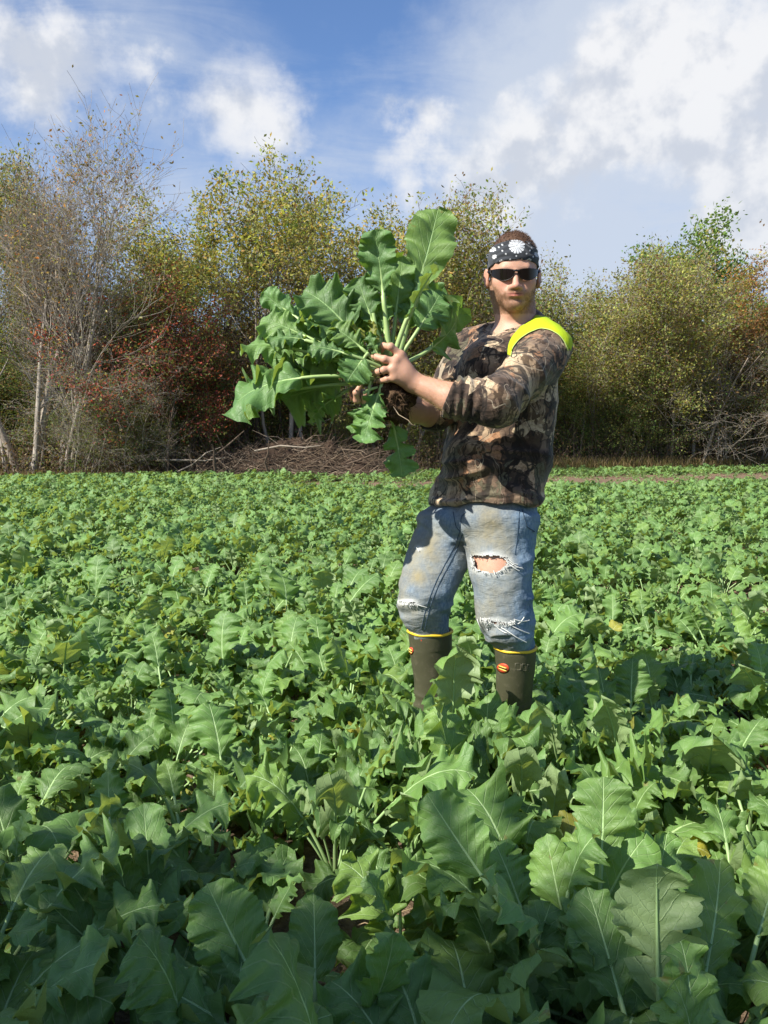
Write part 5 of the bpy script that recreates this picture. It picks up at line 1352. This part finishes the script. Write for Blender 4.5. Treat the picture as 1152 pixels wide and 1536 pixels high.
# collar band
t = Tubes(); ring = []
for k in range(25):
    a = k / 24 * 6.2832; c = v3(W(773, 482, 2.66))
    e1 = np.cross(cnrm, [0, 0, 1.0]); e1 /= np.linalg.norm(e1); e2 = np.cross(cnrm, e1)
    p = cb + (math.cos(a) * e1 + math.sin(a) * e2) * .0665 - cnrm * .001; ring.append(tuple(p))
t.add(ring, [.0050] * 25, 6, cap=False); cv = np.concatenate(t.V); pobj('collar', cv, np.concatenate(t.F), [M_camo], parent=shirt)

# high-visibility vest strap over the shoulder
def strap():
    inner = [(767, 535), (770, 521), (779, 510), (793, 500), (811, 493), (826, 496), (838, 503), (846, 513), (851, 526)]
    outer = [(762, 532), (762, 519), (769, 504), (782, 491), (803, 469), (820, 483), (835, 495), (846, 508), (852, 522)]
    def res(P, n):
        P = np.array(P, float); s = np.r_[0, np.cumsum(np.linalg.norm(np.diff(P, axis=0), axis=1))]; u = np.linspace(0, s[-1], n)
        Q = np.stack([np.interp(u, s, P[:, i]) for i in range(2)], 1)
        for _ in range(3): Q[1:-1] = (Q[:-2] + 2 * Q[1:-1] + Q[2:]) / 4
        return Q
    n, m = 48, 12; I, O = res(inner, n), res(outer, n); G = np.zeros((n, m + 7, 3))
    for i in range(n):
        last = None
        for j in range(m):
            f = j / (m - 1); q = I[i] * (1 - f) + O[i] * f
            d = (W(q[0], q[1], 2.5) - camv).normalized(); h = bvhS.ray_cast(camv, d)
            if h[0] is None or (last is not None and (h[0] - last).length > .03):
                g = (last if last is not None else W(q[0], q[1], 2.55)) + Vector((0, .006, .001)); h = bvhS.find_nearest(g)
            last = h[0].copy(); G[i, j] = tuple(h[0] + h[1] * .0034)
        wb = float(sstep(i / n, .36, .56)) * (1 - .8 * float(sstep(i / n, .8, 1)))
        for j in range(m, m + 7):                                       # on down the back
            g = last + Vector((0, .012, -.004)) * wb; h = bvhS.find_nearest(g); last = h[0].copy(); G[i, j] = tuple(h[0] + h[1] * .0034)
    G2 = G.copy()
    for _ in range(4):
        G2[1:-1, 1:-1] = (G2[:-2, 1:-1] + G2[2:, 1:-1] + G2[1:-1, :-2] + G2[1:-1, 2:]) / 4 * .5 + G2[1:-1, 1:-1] * .5
    return G2
G = strap(); n, m = G.shape[:2]
i = np.arange(n - 1)[:, None] * m; j = np.arange(m - 1)[None]; Qs = np.stack([i + j, i + m + j, i + m + j + 1, i + j + 1], -1).reshape(-1, 4)
def neon():
    m_, T, out = new_mat('fluorescent_yellow_fabric'); tc = T.n.new('ShaderNodeTexCoord'); nz = T.noise(tc.outputs['Object'], 500, 2, .5)
    b = principled(T, Base_Color=T.mix(nz, (.34, .46, .012), (.42, .56, .016)), Roughness=.75); b.inputs['Specular IOR Level'].default_value = .2
    bn = T.node('ShaderNodeBump', i_Strength=.5, i_Distance=.004, i_Height=T.math('ADD', T.math('MULTIPLY', nz, .15), T.noise(T.vmath('MULTIPLY', tc.outputs['Object'], (1, 1, .6)), 38, 4, .6, .6))); T.l.new(bn.outputs[0], b.inputs['Normal']); T.l.new(b.outputs[0], out.inputs[0]); return m_
vest = pobj('vest_strap', G.reshape(-1, 3), Qs, [neon()]); vest['label'] = 'fluorescent yellow vest strap over the left shoulder'
md = vest.modifiers.new('thick', 'SOLIDIFY'); md.thickness = .0016; md.offset = 0
t = Tubes(); t.add(list(G[:, 0]), [.0015] * n, 5); sv_ = np.concatenate(t.V); pobj('seam', sv_, np.concatenate(t.F), [simple_mat('pale_lime_binding', (.42, .55, .16), .8, .2, .1)], parent=vest)

# ------------------------------------------------------------------ jeans
J = SDF(); J.loft(pelvis_rows, .0, 0); J.loft(legR_rows, .0015, .050, zbot=float(W(640, 962, 2.6).z)); J.loft(legL_rows, .0015, .030, zbot=float(W(760, 990, 2.5).z))
J.ell(v3(W(665, 800, 2.74)) + [0.03, .05, 0.0], (.10, .09, .09), None, .05)
jv, jq = J.mesh((.0, 2.36, .36), (.62, 2.90, 1.075), .0034)
jn = vnormals(jv, jq); px, py = to_px(jv); wj = np.stack([vnoise(jv * 7, 31), vnoise(jv * 7, 32), vnoise(jv * 7, 33)], 1) * .04
isR = px < 700
kneeR = np.exp(-((py - 915) / 22) ** 2) * isR; kneeL = np.exp(-((py - 950) / 20) ** 2) * (~isR); crotch = np.exp(-(((px - 695) / 40) ** 2 + ((py - 790) / 35) ** 2))
dj = .0046 * ridge((jv + wj) @ np.array([[.9, 0, .43], [0, 1, 0], [-.43, 0, .9]]) * [6, 6, 21], 34) + .0022 * ridge((jv + wj) * [12, 12, 30], 39) + (kneeR + kneeL) * (.0085 * ridge((jv + wj) * [9, 9, 34], 35) - .001) + .0045 * crotch * ridge((jv + wj) @ np.array([[.8, 0, .6], [0, 1, 0], [-.6, 0, .8]]) * [10, 10, 30], 36) + .0012 * fbm(jv * 60, 37, 2)
dj += .0035 * sstep(px, 770, 800) * ridge((jv + wj) * [8, 8, 24], 38)
jv = jv + jn * dj[:, None]
front = jn[:, 1] < .15
holeA = [(706, 831), (722, 833), (740, 832), (759, 835), (762, 846), (754, 854), (743, 860), (729, 859), (714, 855)]
holeB = [(726, 928), (745, 932), (761, 934), (760, 938), (746, 937), (730, 932)]
holeC = [(598, 901), (612, 902), (624, 903), (624, 905.5), (610, 905), (599, 904)]
px, py = to_px(jv)
def jag(P): return px + 1.5 * vnoise(jv * 160, 3), py + 1.5 * vnoise(jv * 160, 4)
jx, jy = jag(jv)
inh = np.zeros(len(jv), bool)
for hp_ in (holeA, holeB, holeC): inh |= in_poly(jx, jy, hp_) & front
dirt = np.zeros(len(jv))
for cx, cy, rx, ry, a in ((735, 800, 34, 45, 1.0), (650, 830, 26, 60, .8), (628, 870, 20, 34, .85), (752, 880, 30, 32, .75), (735, 775, 40, 18, .6), (775, 905, 18, 20, .3), (615, 925, 14, 14, .4)):
    dirt = np.maximum(dirt, a * np.exp(-(((px - cx) / rx) ** 2 + ((py - cy) / ry) ** 2) ** 1.4))
dirt = np.maximum(dirt, .62 * sstep(786 - px, 0, 25) * (1 - np.exp(-(((px - 668) / 16) ** 2)) * .8)); dirt *= front * (.9 + .35 * fbm(jv * 22, 41, 3))
wear = np.zeros(len(jv))
for hp_ in (holeA, holeB, holeC):
    hc = np.mean(hp_, 0); ext = (np.ptp(np.array(hp_), axis=0) / 2 + [4, 3]); wear = np.maximum(wear, np.exp(-(((px - hc[0]) / ext[0]) ** 2 + ((py - hc[1]) / ext[1]) ** 2) ** 2))
wear = np.maximum(wear, .8 * np.exp(-(((px - 628) / 5) ** 2 + ((py - 822) / 4) ** 2)) * front)
def denim():
    m, T, out = new_mat('faded_denim'); tc = T.n.new('ShaderNodeTexCoord'); P = tc.outputs['Object']
    a1 = T.n.new('ShaderNodeAttribute'); a1.attribute_name = 'dirt'; a2 = T.n.new('ShaderNodeAttribute'); a2.attribute_name = 'wear'
    n1 = T.noise(P, 9, 5, .6); n2 = T.noise(T.vmath('MULTIPLY', P, (1, 1, .35)), 160, 4, .65); n3 = T.noise(P, 700, 2, .5)
    c = T.ramp(n1, [(.30, (.050, .098, .170)), (.5, (.105, .178, .270)), (.68, (.195, .275, .355))])
    c = T.mix(T.math('MULTIPLY', T.smooth(n2, .40, .65), .35), c, (.33, .40, .46))
    c = T.mix(T.math('MULTIPLY', n3, .22), c, (.06, .10, .16))
    dm = T.math('MULTIPLY', a1.outputs['Fac'], T.math('ADD', .72, T.math('MULTIPLY', n2, .5)), clamp=True)
    c = T.mix(dm, c, T.mix(n1, (.205, .175, .100), (.295, .255, .152)))
    c = T.mix(T.math('MULTIPLY', a2.outputs['Fac'], .8), c, (.62, .63, .60))
    bn = T.node('ShaderNodeBump', i_Strength=.8, i_Distance=.006, i_Height=T.math('ADD', T.noise(T.vmath('MULTIPLY', P, (1, 1, 2.4)), 24, 5, .6, .8), T.math('MULTIPLY', n3, .12)))
    b = principled(T, Base_Color=c, Roughness=.88); b.inputs['Specular IOR Level'].default_value = .15
    T.l.new(bn.outputs[0], b.inputs['Normal']); T.l.new(b.outputs[0], out.inputs[0]); return m
M_denim = denim()
keep = ~np.all(inh[jq], axis=1)
jeans = pobj('jeans', jv, jq[keep], [M_denim], {'dirt': np.clip(dirt, 0, 1), 'wear': np.clip(wear, 0, 1)}); jeans['label'] = 'faded blue jeans, dirt-stained and ripped at the knees'
bvhJ = BVHTree.FromPolygons([tuple(v) for v in jv], [tuple(q) for q in jq])
# seams
M_seam = simple_mat('denim_seam', (.060, .090, .125), .9, .1, .5, 220, .5); M_fray = simple_mat('frayed_cotton', (.66, .66, .62), .9, .1, .15, 60)
def seam(pts, r=.0013, name='seam', mat=None, wob=0):
    t = Tubes(); P = []
    pts = np.array(pts, float); s = np.r_[0, np.cumsum(np.linalg.norm(np.diff(pts, axis=0), axis=1))]
    for u in np.linspace(0, s[-1], max(8, int(s[-1] / 4))): P.append(hit(bvhJ, np.interp(u, s, pts[:, 0]), np.interp(u, s, pts[:, 1]), .0008))
    t.add(P, [r] * len(P), 5); V = np.concatenate(t.V); return pobj(name, V, np.concatenate(t.F), [mat or M_seam], parent=jeans)
seam([(690, 797), (682, 818), (668, 845), (655, 870), (644, 897), (637, 920), (632, 944)]); seam([(694, 800), (687, 820), (673, 848), (660, 872), (649, 898), (642, 922), (637, 944)])
seam([(691, 798), (684, 790), (680, 768)]); seam([(779, 765), (777, 790), (775, 812), (772, 832)], .0012); seam([(699, 768), (692, 775), (690, 796)], .0015)
seam([(783, 764), (790, 790), (806, 800)], .0014)
rgj = np.random.default_rng(9)
def fray(pts, n, L, spread):
    t = Tubes(); pts = np.array(pts, float)
    for k in range(n):
        u = rgj.random() * (len(pts) - 1); i = int(u); q = pts[i] * (1 - (u - i)) + pts[min(i + 1, len(pts) - 1)] * (u - i)
        q = q + rgj.normal(0, spread, 2)
        a = hit(bvhJ, q[0], q[1], .002); e = hit(bvhJ, q[0] + rgj.normal(0, L * .5), q[1] + abs(rgj.normal(L * .5, L * .4)), .006)
        mid_ = (a + e) / 2 + Vector((rgj.normal(0, .002), -.004, rgj.normal(0, .002)))
        t.add([a, mid_, e], [.0010, .0009, .0006], 4)
    return t
t = fray(holeA + [holeA[0]], 46, 3.2, .5)
for q0, q1, r in (((756, 838), (783, 853), .0016), ((759, 842), (778, 856), .0015), ((762, 838), (776, 847), .0012), ((758, 850), (770, 846), .0014), ((741, 856), (745, 864), .0016), ((708, 836), (712, 846), .0016), ((722, 856), (714, 851), .0013), ((757, 846), (782, 851), .0010)):
    P = [hit(bvhJ, q0[0] * (1 - f) + q1[0] * f, q0[1] * (1 - f) + q1[1] * f + 2 * math.sin(f * 3.1), .004) for f in np.linspace(0, 1, 6)]; t.add(P, [r] * 6, 5)
def part_tubes(t, name, label=None, parent=None, mat=None):
    return pobj(name, np.concatenate(t.V), np.concatenate(t.F), [mat or M_fray], parent=parent)
o = part_tubes(t, 'frayed_threads', parent=jeans); o['kind'] = 'stuff'
t = fray([(720, 926), (735, 929), (762, 934), (775, 930)], 55, 6, 1.2)
for q0, q1 in (((762, 934), (792, 950)), ((752, 940), (788, 962)), ((770, 928), (792, 930)), ((728, 932), (733, 944)), ((718, 928), (723, 940)), ((745, 938), (760, 950)), ((775, 935), (785, 925))):
    P = [hit(bvhJ, q0[0] * (1 - f) + q1[0] * f, q0[1] * (1 - f) + q1[1] * f + 2 * math.sin(f * 3.1), .005) for f in np.linspace(0, 1, 6)]; t.add(P, [.0016] * 6, 5)
o = part_tubes(t, 'frayed_threads', parent=jeans); o['kind'] = 'stuff'
t = fray(holeC + [(636, 908)], 30, 3.5, .8)
for q0, q1 in (((610, 904), (617, 911)), ((622, 905), (640, 910)), ((626, 822), (630, 828))):
    P = [hit(bvhJ, q0[0] * (1 - f) + q1[0] * f, q0[1] * (1 - f) + q1[1] * f, .004) for f in np.linspace(0, 1, 5)]; t.add(P, [.0014] * 5, 5)
o = part_tubes(t, 'frayed_threads', parent=jeans); o['kind'] = 'stuff'

# ------------------------------------------------------------------ boots
def rubber():
    m, T, out = new_mat('olive_rubber'); tc = T.n.new('ShaderNodeTexCoord'); P = tc.outputs['Object']
    n1 = T.noise(P, 8, 5, .6); n2 = T.noise(P, 60, 5, .65); sp = T.n.new('ShaderNodeSeparateXYZ'); T.l.new(P, sp.inputs[0])
    c = T.mix(n1, (.042, .042, .022), (.078, .074, .042))
    c = T.mix(T.math('MULTIPLY', T.smooth(n2, .52, .70), .22), c, (.20, .165, .110))
    c = T.mix(T.smooth(T.math('ADD', sp.outputs[2], T.math('MULTIPLY', n1, .12)), .34, .22, 0, .30), c, (.16, .125, .080))
    b = principled(T, Base_Color=c, Roughness=T.math('ADD', .38, T.math('MULTIPLY', n2, .3))); b.inputs['Specular IOR Level'].default_value = .4
    bn = T.node('ShaderNodeBump', i_Strength=.25, i_Distance=.003, i_Height=n2); T.l.new(bn.outputs[0], b.inputs['Normal']); T.l.new(b.outputs[0], out.inputs[0]); return m
M_rub = rubber(); M_trim = simple_mat('yellow_rubber_trim', (.72, .48, .035), .5, .3, .12, 60); M_red = simple_mat('red_badge', (.55, .075, .030), .5, .3, .1, 60); M_yel = simple_mat('yellow_badge_print', (.75, .52, .10), .5, .3, .1)
M_blackp = simple_mat('dark_badge_print', (.05, .02, .015), .5, .3, .1); M_emb = simple_mat('raised_rubber', (.105, .098, .062), .42, .4, .15, 60)
def boot(rows, top, A, d, label, badge, emboss):
    B = SDF(); R = px_rows(rows, 1.0, 0); ztop = top; B.loft(R, 0, 0, ztop=ztop)
    low_ = sorted(R)[0]; B.cone((low_[1], low_[2], low_[0] + .03), A + [0, 0, .01], .052, .050, .04)
    B.cone(A + d * -.035 + [0, 0, -.02], A + d * .15 + [0, 0, -.042], .048, .040, .04); B.cone(A + d * .10 + [0, 0, -.045], A + d * .17 + [0, 0, -.048], .046, .034, .02)
    B.plane((0, 0, .012), (0, 0, -1), .004); B.loft(R, -.0085, 0, 's', ztop=ztop + .02, zbot=ztop - .05)
    V, Q = B.mesh((min(A[0], low_[1]) - .22, min(A[1], low_[2]) - .24, -.0), (low_[1] + .16, low_[2] + .16, ztop + .03), .0035)
    N = vnormals(V, Q); V = V + (N * (V[:, 2] < ztop - .055)[:, None]) * (.0025 * fbm(V * [9, 9, 14], 51, 2) + .004 * np.exp(-((V[:, 2] - .30) / .03) ** 2) * ridge(V * [6, 6, 30], 52))[:, None]
    o = pobj('boot', V, Q, [M_rub]); o['label'] = label
    z_ = np.array(sorted(R)); cx, cy, a, b = (np.interp(ztop, z_[:, 0], z_[:, i]) for i in (1, 2, 3, 4))
    t = Tubes(); ring = [(cx + a * 1.0 * math.cos(k / 36 * 6.2832), cy + b * math.sin(k / 36 * 6.2832), ztop + .001 * math.sin(k)) for k in range(37)]
    t.add(ring, [.0048] * 37, 7, cap=False); pobj('trim', np.concatenate(t.V), np.concatenate(t.F), [M_trim], parent=o)
    t = Tubes(); z2 = .035; 
    s_ = SDF(); s_.cone(A + d * -.04 + [0, 0, -.07], A + d * .17 + [0, 0, -.07], .052, .044, 0); s_.plane((0, 0, .028), (0, 0, 1), .002); s_.plane((0, 0, .003), (0, 0, -1), .002)
    V2, Q2 = s_.mesh((A[0] - .25, A[1] - .27, -.03), (A[0] + .15, A[1] + .15, .07), .004); pobj('sole', V2, Q2, [simple_mat('black_rubber', (.02, .02, .018), .7, .2, .2)], parent=o)
    bv = BVHTree.FromPolygons([tuple(v) for v in V], [tuple(q) for q in Q])
    def decal(poly, mat, off, name):
        c = np.mean(poly, 0); P = [hit(bv, c[0], c[1], off)]; k = len(poly)
        for f in (.5, 1.0):
            for q in poly: P.append(hit(bv, c[0] + (q[0] - c[0]) * f, c[1] + (q[1] - c[1]) * f, off if f < 1 else off * .9))
        P = np.array([tuple(p) for p in P]); tri = np.array([[0, 1 + i, 1 + (i + 1) % k] for i in range(k)]); qd = np.array([[1 + i, 1 + k + i, 1 + k + (i + 1) % k, 1 + (i + 1) % k] for i in range(k)])
        oo = pobj(name, P, [tri, qd], [mat], parent=o); m_ = oo.modifiers.new('thick', 'SOLIDIFY'); m_.thickness = .0012; return oo
    bx, by, rx, ry, rot = badge
    def ov(rx, ry, n=20): return [(bx + rx * math.cos(a) * math.cos(rot) - ry * math.sin(a) * math.sin(rot), by + rx * math.cos(a) * math.sin(rot) + ry * math.sin(a) * math.cos(rot)) for a in np.arange(n) / n * 6.2832]
    decal(ov(rx, ry), M_red, .0012, 'badge')
    decal([(bx + u * rx * .66, by + v * ry * .34 + u * ry * .28) for u, v in ((-1, -1), (1, -1), (1, 1), (-1, 1))], M_blackp, .0022, 'badge_print')
    for v in (-.28, .28):
        decal([(bx + u * rx * .62, by + (v + w_ * .12) * ry + u * ry * .28) for u, w_ in ((-1, -1), (1, -1), (1, 1), (-1, 1))], M_yel, .0032, 'badge_print')
    if emboss:
        for (x0, y0, x1, y1) in emboss:
            t = Tubes(); P = []
            for (qa, qb) in (((x0, y0), (x1, y0)), ((x1, y0), (x1, y1)), ((x1, y1), (x0, y1)), ((x0, y1), (x0, y0))):
                for f in (0, .5): P.append(hit(bv, qa[0] * (1 - f) + qb[0] * f, qa[1] * (1 - f) + qb[1] * f, .0002))
            P.append(P[0]); t.add(P, [.0011] * len(P), 4); pobj('raised_mark', np.concatenate(t.V), np.concatenate(t.F), [M_emb], parent=o)
    return o
boot([(948, 612, 678, 2.645), (975, 615, 678, 2.655), (1000, 618, 677, 2.665), (1030, 621, 676, 2.675), (1080, 624, 674, 2.69)], float(W(640, 951, 2.60).z), AR, dR,
     'right boot, olive rubber with a yellow rim, set further back', (617, 976, 3.6, 5.5, .1), None)
boot([(976, 742, 804, 2.55), (1000, 744, 803, 2.56), (1030, 745, 799, 2.575), (1060, 746, 796, 2.59), (1100, 748, 794, 2.60)], float(W(770, 977, 2.50).z), AL, dL,
     'left boot, olive rubber with a yellow rim and red oval badge', (755, 1002, 9.0, 7.2, .15), [(773, 995, 781, 1005), (783, 996, 789, 1006), (791, 997, 794, 1008)])
# finger ring
t = Tubes(); a_ = v3(W(*handL[2][1])); b_ = v3(W(*handL[2][2])); c_ = a_ * .62 + b_ * .38; ax_ = (b_ - a_) / np.linalg.norm(b_ - a_)
u_ = np.cross(ax_, [0, 0, 1.0]); u_ /= np.linalg.norm(u_); w_ = np.cross(ax_, u_)
t.add([c_ + .0100 * (math.cos(k / 16 * 6.2832) * u_ + math.sin(k / 16 * 6.2832) * w_) for k in range(17)], [.0016] * 17, 6, cap=False)
o = pobj('finger_ring', np.concatenate(t.V), np.concatenate(t.F), [simple_mat('dark_ring', (.05, .05, .055), .3, .5, .1, 30, 0, .8)])
# ------------------------------------------------------------------ the pulled plants he holds up
rngQ = np.random.default_rng(17)
def held(name, label, loc):
    e = empty(name, tuple(loc)); tag(e, label, 'pulled plant'); return e
hup = held('pulled_plant', 'pulled plant held upright, its tall leaves rising above his hand, roots and earth below', W(588, 575, 2.42))
hleft = held('pulled_plant', 'pulled plant drooping out to the left of his hands in a mass of leaves', W(565, 565, 2.44))
HELDM = [M_leaf_held, M_stem_pale]
def hl_(root, b, t, nrm, Lp, Wpx, curl=.5, lobe=.35, shape=0, ruffle=.6, fold=.2, stalk=.0062, mats=None, bites=0, twist=0.0, seed=None):
    b_ = W(*b); t_ = W(*t); D = (t_ - b_).length; wd = 1.28 * Wpx * (t[2] + b[2]) / 2 / FPX; lobe *= .75
    set_leaf(root, b_, t_, nrm, Lp, wd / ((1 - Lp) * D), mats or HELDM, rngQ, curl=curl, lobe=lobe, ruffle=ruffle, fold=fold, stalk=stalk, shape=shape, tint=rngQ.random(), nt=44, ns=7, bites=bites, twist=twist)
# upright plant
hl_(hup, (594, 545, 2.42), (657, 314, 2.60), (.25, -.9, .25), .46, 80, .25, .12, 0, .55, .32, .0075)
hl_(hup, (585, 545, 2.42), (561, 344, 2.40), (-.35, -.85, .2), .50, 62, -.25, .5, 0, .9, .3, .0070, twist=.5)
hl_(hup, (588, 545, 2.41), (657, 396, 2.36), (-.5, .25, .9), .44, 44, .5, .3, 0, .5, .5, .0068)
hl_(hup, (596, 550, 2.43), (688, 462, 2.55), (.25, -.55, -.75), .42, 96, 1.1, .35, 0, .7, .2, .0062)
hl_(hup, (592, 548, 2.45), (640, 418, 2.52), (.1, -.9, .3), .40, 74, .4, .3, 0, .8, .2, .0060)
hl_(hup, (583, 545, 2.43), (536, 418, 2.46), (-.3, -.8, .45), .46, 52, .5, .4, 0, 1.1, .2, .0058)
hl_(hup, (585, 545, 2.46), (604, 384, 2.50), (.1, -.9, .3), .45, 48, .2, .5, 0, .9, .3, .0055)
hl_(hup, (584, 548, 2.44), (543, 452, 2.48), (.2, -.7, .6), .42, 42, .8, .5, 0, 1.0, .2, .0050)
hl_(hup, (582, 548, 2.42), (575, 452, 2.45), (-.2, -.9, .2), .55, 34, .5, .6, 0, 1.2, .3, .0048)
hl_(hup, (590, 550, 2.44), (662, 436, 2.48), (.5, -.5, .6), .50, 56, .9, .3, 2, .7, .2, .0052)
hl_(hup, (580, 555, 2.41), (522, 486, 2.40), (-.2, -.3, .9), .45, 20, .6, .2, 0, .5, .3, .0045, mats=[M_leaf_old, M_stem_pale])
hl_(hup, (578, 552, 2.40), (558, 482, 2.42), (-.5, -.8, .2), .40, 17, .9, .7, 0, 1.2, .4, .004, mats=[M_leaf_old, M_stem_pale])
hl_(hup, (580, 556, 2.39), (553, 498, 2.38), (-.5, -.8, .2), .35, 24, .6, .7, 0, 1.2, .4, .004)
# hanging leaves
hl_(hup, (575, 572, 2.39), (545, 664, 2.38), (-.35, -.9, .25), .14, 58, .35, .55, 0, 1.1, .15, .0060, bites=2)
hl_(hup, (575, 580, 2.42), (603, 717, 2.44), (-.3, -.85, .4), .40, 48, -.9, .6, 0, .9, .2, .0050, bites=2)
hl_(hup, (572, 572, 2.40), (530, 650, 2.42), (-.6, -.7, .3), .2, 36, .5, .6, 0, 1.2, .2, .0045)
# left-drooping plant
L = [((572, 556, 2.42), (455, 436, 2.48), (-.2, -.55, .8), .45, 66, .7, .3, 2), ((560, 552, 2.44), (494, 430, 2.52), (-.3, -.75, .55), .45, 56, .5, .3, 2), ((560, 545, 2.42), (446, 482, 2.42), (.1, -.6, .8), .40, 36, .9, .2, 0),
     ((568, 560, 2.40), (392, 478, 2.44), (-.4, -.8, .45), .62, 52, .5, .5, 0), ((560, 560, 2.44), (394, 440, 2.50), (-.6, -.6, .4), .70, 34, .4, .6, 0), ((565, 562, 2.42), (366, 520, 2.46), (-.5, -.65, .55), .66, 48, .8, .4, 0),
     ((560, 568, 2.40), (350, 612, 2.42), (-.75, -.6, .3), .50, 74, 1.2, .2, 0), ((560, 570, 2.44), (372, 580, 2.48), (.15, .35, .9), .34, 104, .5, .1, 0), ((556, 570, 2.46), (420, 600, 2.50), (.1, .2, .95), .30, 100, .3, .1, 2),
     ((560, 575, 2.45), (362, 618, 2.50), (-.3, -.6, .4), .60, 40, .9, .3, 0), ((570, 550, 2.38), (464, 520, 2.36), (-.3, -.85, .4), .55, 34, .8, .7, 0), ((572, 552, 2.40), (498, 490, 2.40), (-.2, -.8, .5), .45, 42, .8, .7, 0),
     ((555, 575, 2.46), (462, 634, 2.46), (-.5, .3, .6), .42, 52, .8, .3, 2), ((552, 530, 2.37), (520, 574, 2.34), (-.3, -.93, .15), .16, 44, .5, .3, 2), ((565, 555, 2.40), (405, 512, 2.38), (-.3, -.5, .8), .7, 34, .9, .5, 0),
     ((565, 552, 2.43), (430, 496, 2.46), (-.3, -.8, .5), .5, 50, .7, .6, 0), ((566, 552, 2.44), (508, 462, 2.50), (-.3, -.8, .4), .45, 46, .6, .6, 0), ((566, 552, 2.45), (540, 470, 2.50), (.1, -.9, .3), .45, 36, .6, .6, 0),
     ((565, 556, 2.43), (440, 540, 2.40), (-.2, -.6, .8), .5, 44, .8, .5, 0), ((565, 556, 2.42), (480, 540, 2.46), (.1, .4, .9), .4, 50, .6, .5, 0), ((565, 556, 2.46), (420, 460, 2.56), (-.2, -.7, .6), .55, 50, .7, .5, 0),
     ((565, 556, 2.48), (470, 470, 2.58), (.1, -.8, .5), .45, 60, .5, .4, 2), ((565, 560, 2.48), (400, 540, 2.58), (-.2, -.8, .4), .5, 60, .5, .4, 0), ((562, 556, 2.41), (530, 512, 2.40), (-.5, -.8, .2), .35, 30, .7, .8, 0), ((562, 558, 2.41), (500, 528, 2.44), (-.1, -.9, .3), .4, 34, .7, .8, 0)]
for b, t, n_, Lp, w_, cu, lo_, sh in L:
    hl_(hleft, b, t, n_, Lp, w_ * 1.22, cu * 1.25, lo_, sh, .75, .2, .0050, twist=rngQ.uniform(-.8, .8))
# bare stalk stubs
for (a, b, r) in (((573, 560, 2.39), (556, 552, 2.38), .005), ((560, 470, 2.42), (572, 545, 2.41), .0055), ((545, 590, 2.38), (566, 581, 2.39), .0045), ((556, 572, 2.385), (552, 592, 2.38), .004)):
    t = Tubes(); p0 = W(*a); p1 = W(*b); t.add([p0, (p0 + p1) / 2 + Vector((0, -.004, .003)), p1], [r, r * .95, r * .8], 8)
    V = np.concatenate(t.V) - np.array(hup.location); mk_obj('stalk', mk_mesh('stalk', V, np.concatenate(t.F), [M_stem_pale]), hup)
# root ball
rc = v3(W(588, 596, 2.425))
RB = SDF(); RB.ell(rc, (.050, .045, .042), None, 0); RB.ell(rc + [.012, 0, -.035], (.036, .034, .036), None, .03); RB.ell(rc + [-.022, -.01, .005], (.026, .03, .036), None, .02); RB.cone(rc, v3(W(586, 560, 2.42)), .026, .020, .02); RB.ell(rc + [.035, .01, -.0], (.028, .03, .028), None, .02)
V, Q = RB.mesh(rc - .11, rc + .11, .0035); N = vnormals(V, Q); V = V + N * (.010 * fbm(V * 55, 61, 3) + .006 * ridge(V * 90, 62))[:, None]
m, T, out = new_mat('root_earth'); tc = T.n.new('ShaderNodeTexCoord'); n1 = T.noise(tc.outputs['Object'], 70, 6, .7)
c = T.ramp(n1, [(.3, (.020, .012, .007)), (.5, (.060, .036, .020)), (.7, (.15, .095, .055))]); b = principled(T, Base_Color=c, Roughness=.95); b.inputs['Specular IOR Level'].default_value = .1
bn = T.node('ShaderNodeBump', i_Strength=1.0, i_Distance=.006, i_Height=n1); T.l.new(bn.outputs[0], b.inputs['Normal']); T.l.new(b.outputs[0], out.inputs[0])
hl0 = np.array(hup.location)
rb = mk_obj('root_ball', mk_mesh('root_ball', V - hl0, Q, [m]), hup)
t = Tubes()
for k in range(620):
    d = rngQ.normal(0, 1, 3); d[2] = d[2] * .7 - .35; d /= np.linalg.norm(d); p = rc + d * rngQ.uniform(.030, .048); L_ = rngQ.uniform(.006, .030)
    q = p + d * L_ * .5 + rngQ.normal(0, .006, 3); e = q + (d * .3 + np.array([0, 0, -.6]) + rngQ.normal(0, .6, 3)) * L_ * .6
    r = rngQ.uniform(.0004, .0012); t.add([p - hl0, q - hl0, e - hl0], [r, r * .8, r * .4], 4)
tag(mk_obj('root_hairs', t.mesh('root_hairs', [simple_mat('fine_roots', (.15, .095, .055), .9, .1, .6, 40)]), rb), kind='stuff')
t = Tubes(); P = [v3(W(*q)) - hl0 for q in ((590, 610, 2.38), (598, 622, 2.37), (612, 630, 2.36), (618, 637, 2.36), (627, 640, 2.36))]; t.add(P, [.0013, .0012, .001, .0008, .0006], 4)
mk_obj('root', t.mesh('root', [simple_mat('pale_root', (.42, .33, .22), .8, .2, .2)]), hup)
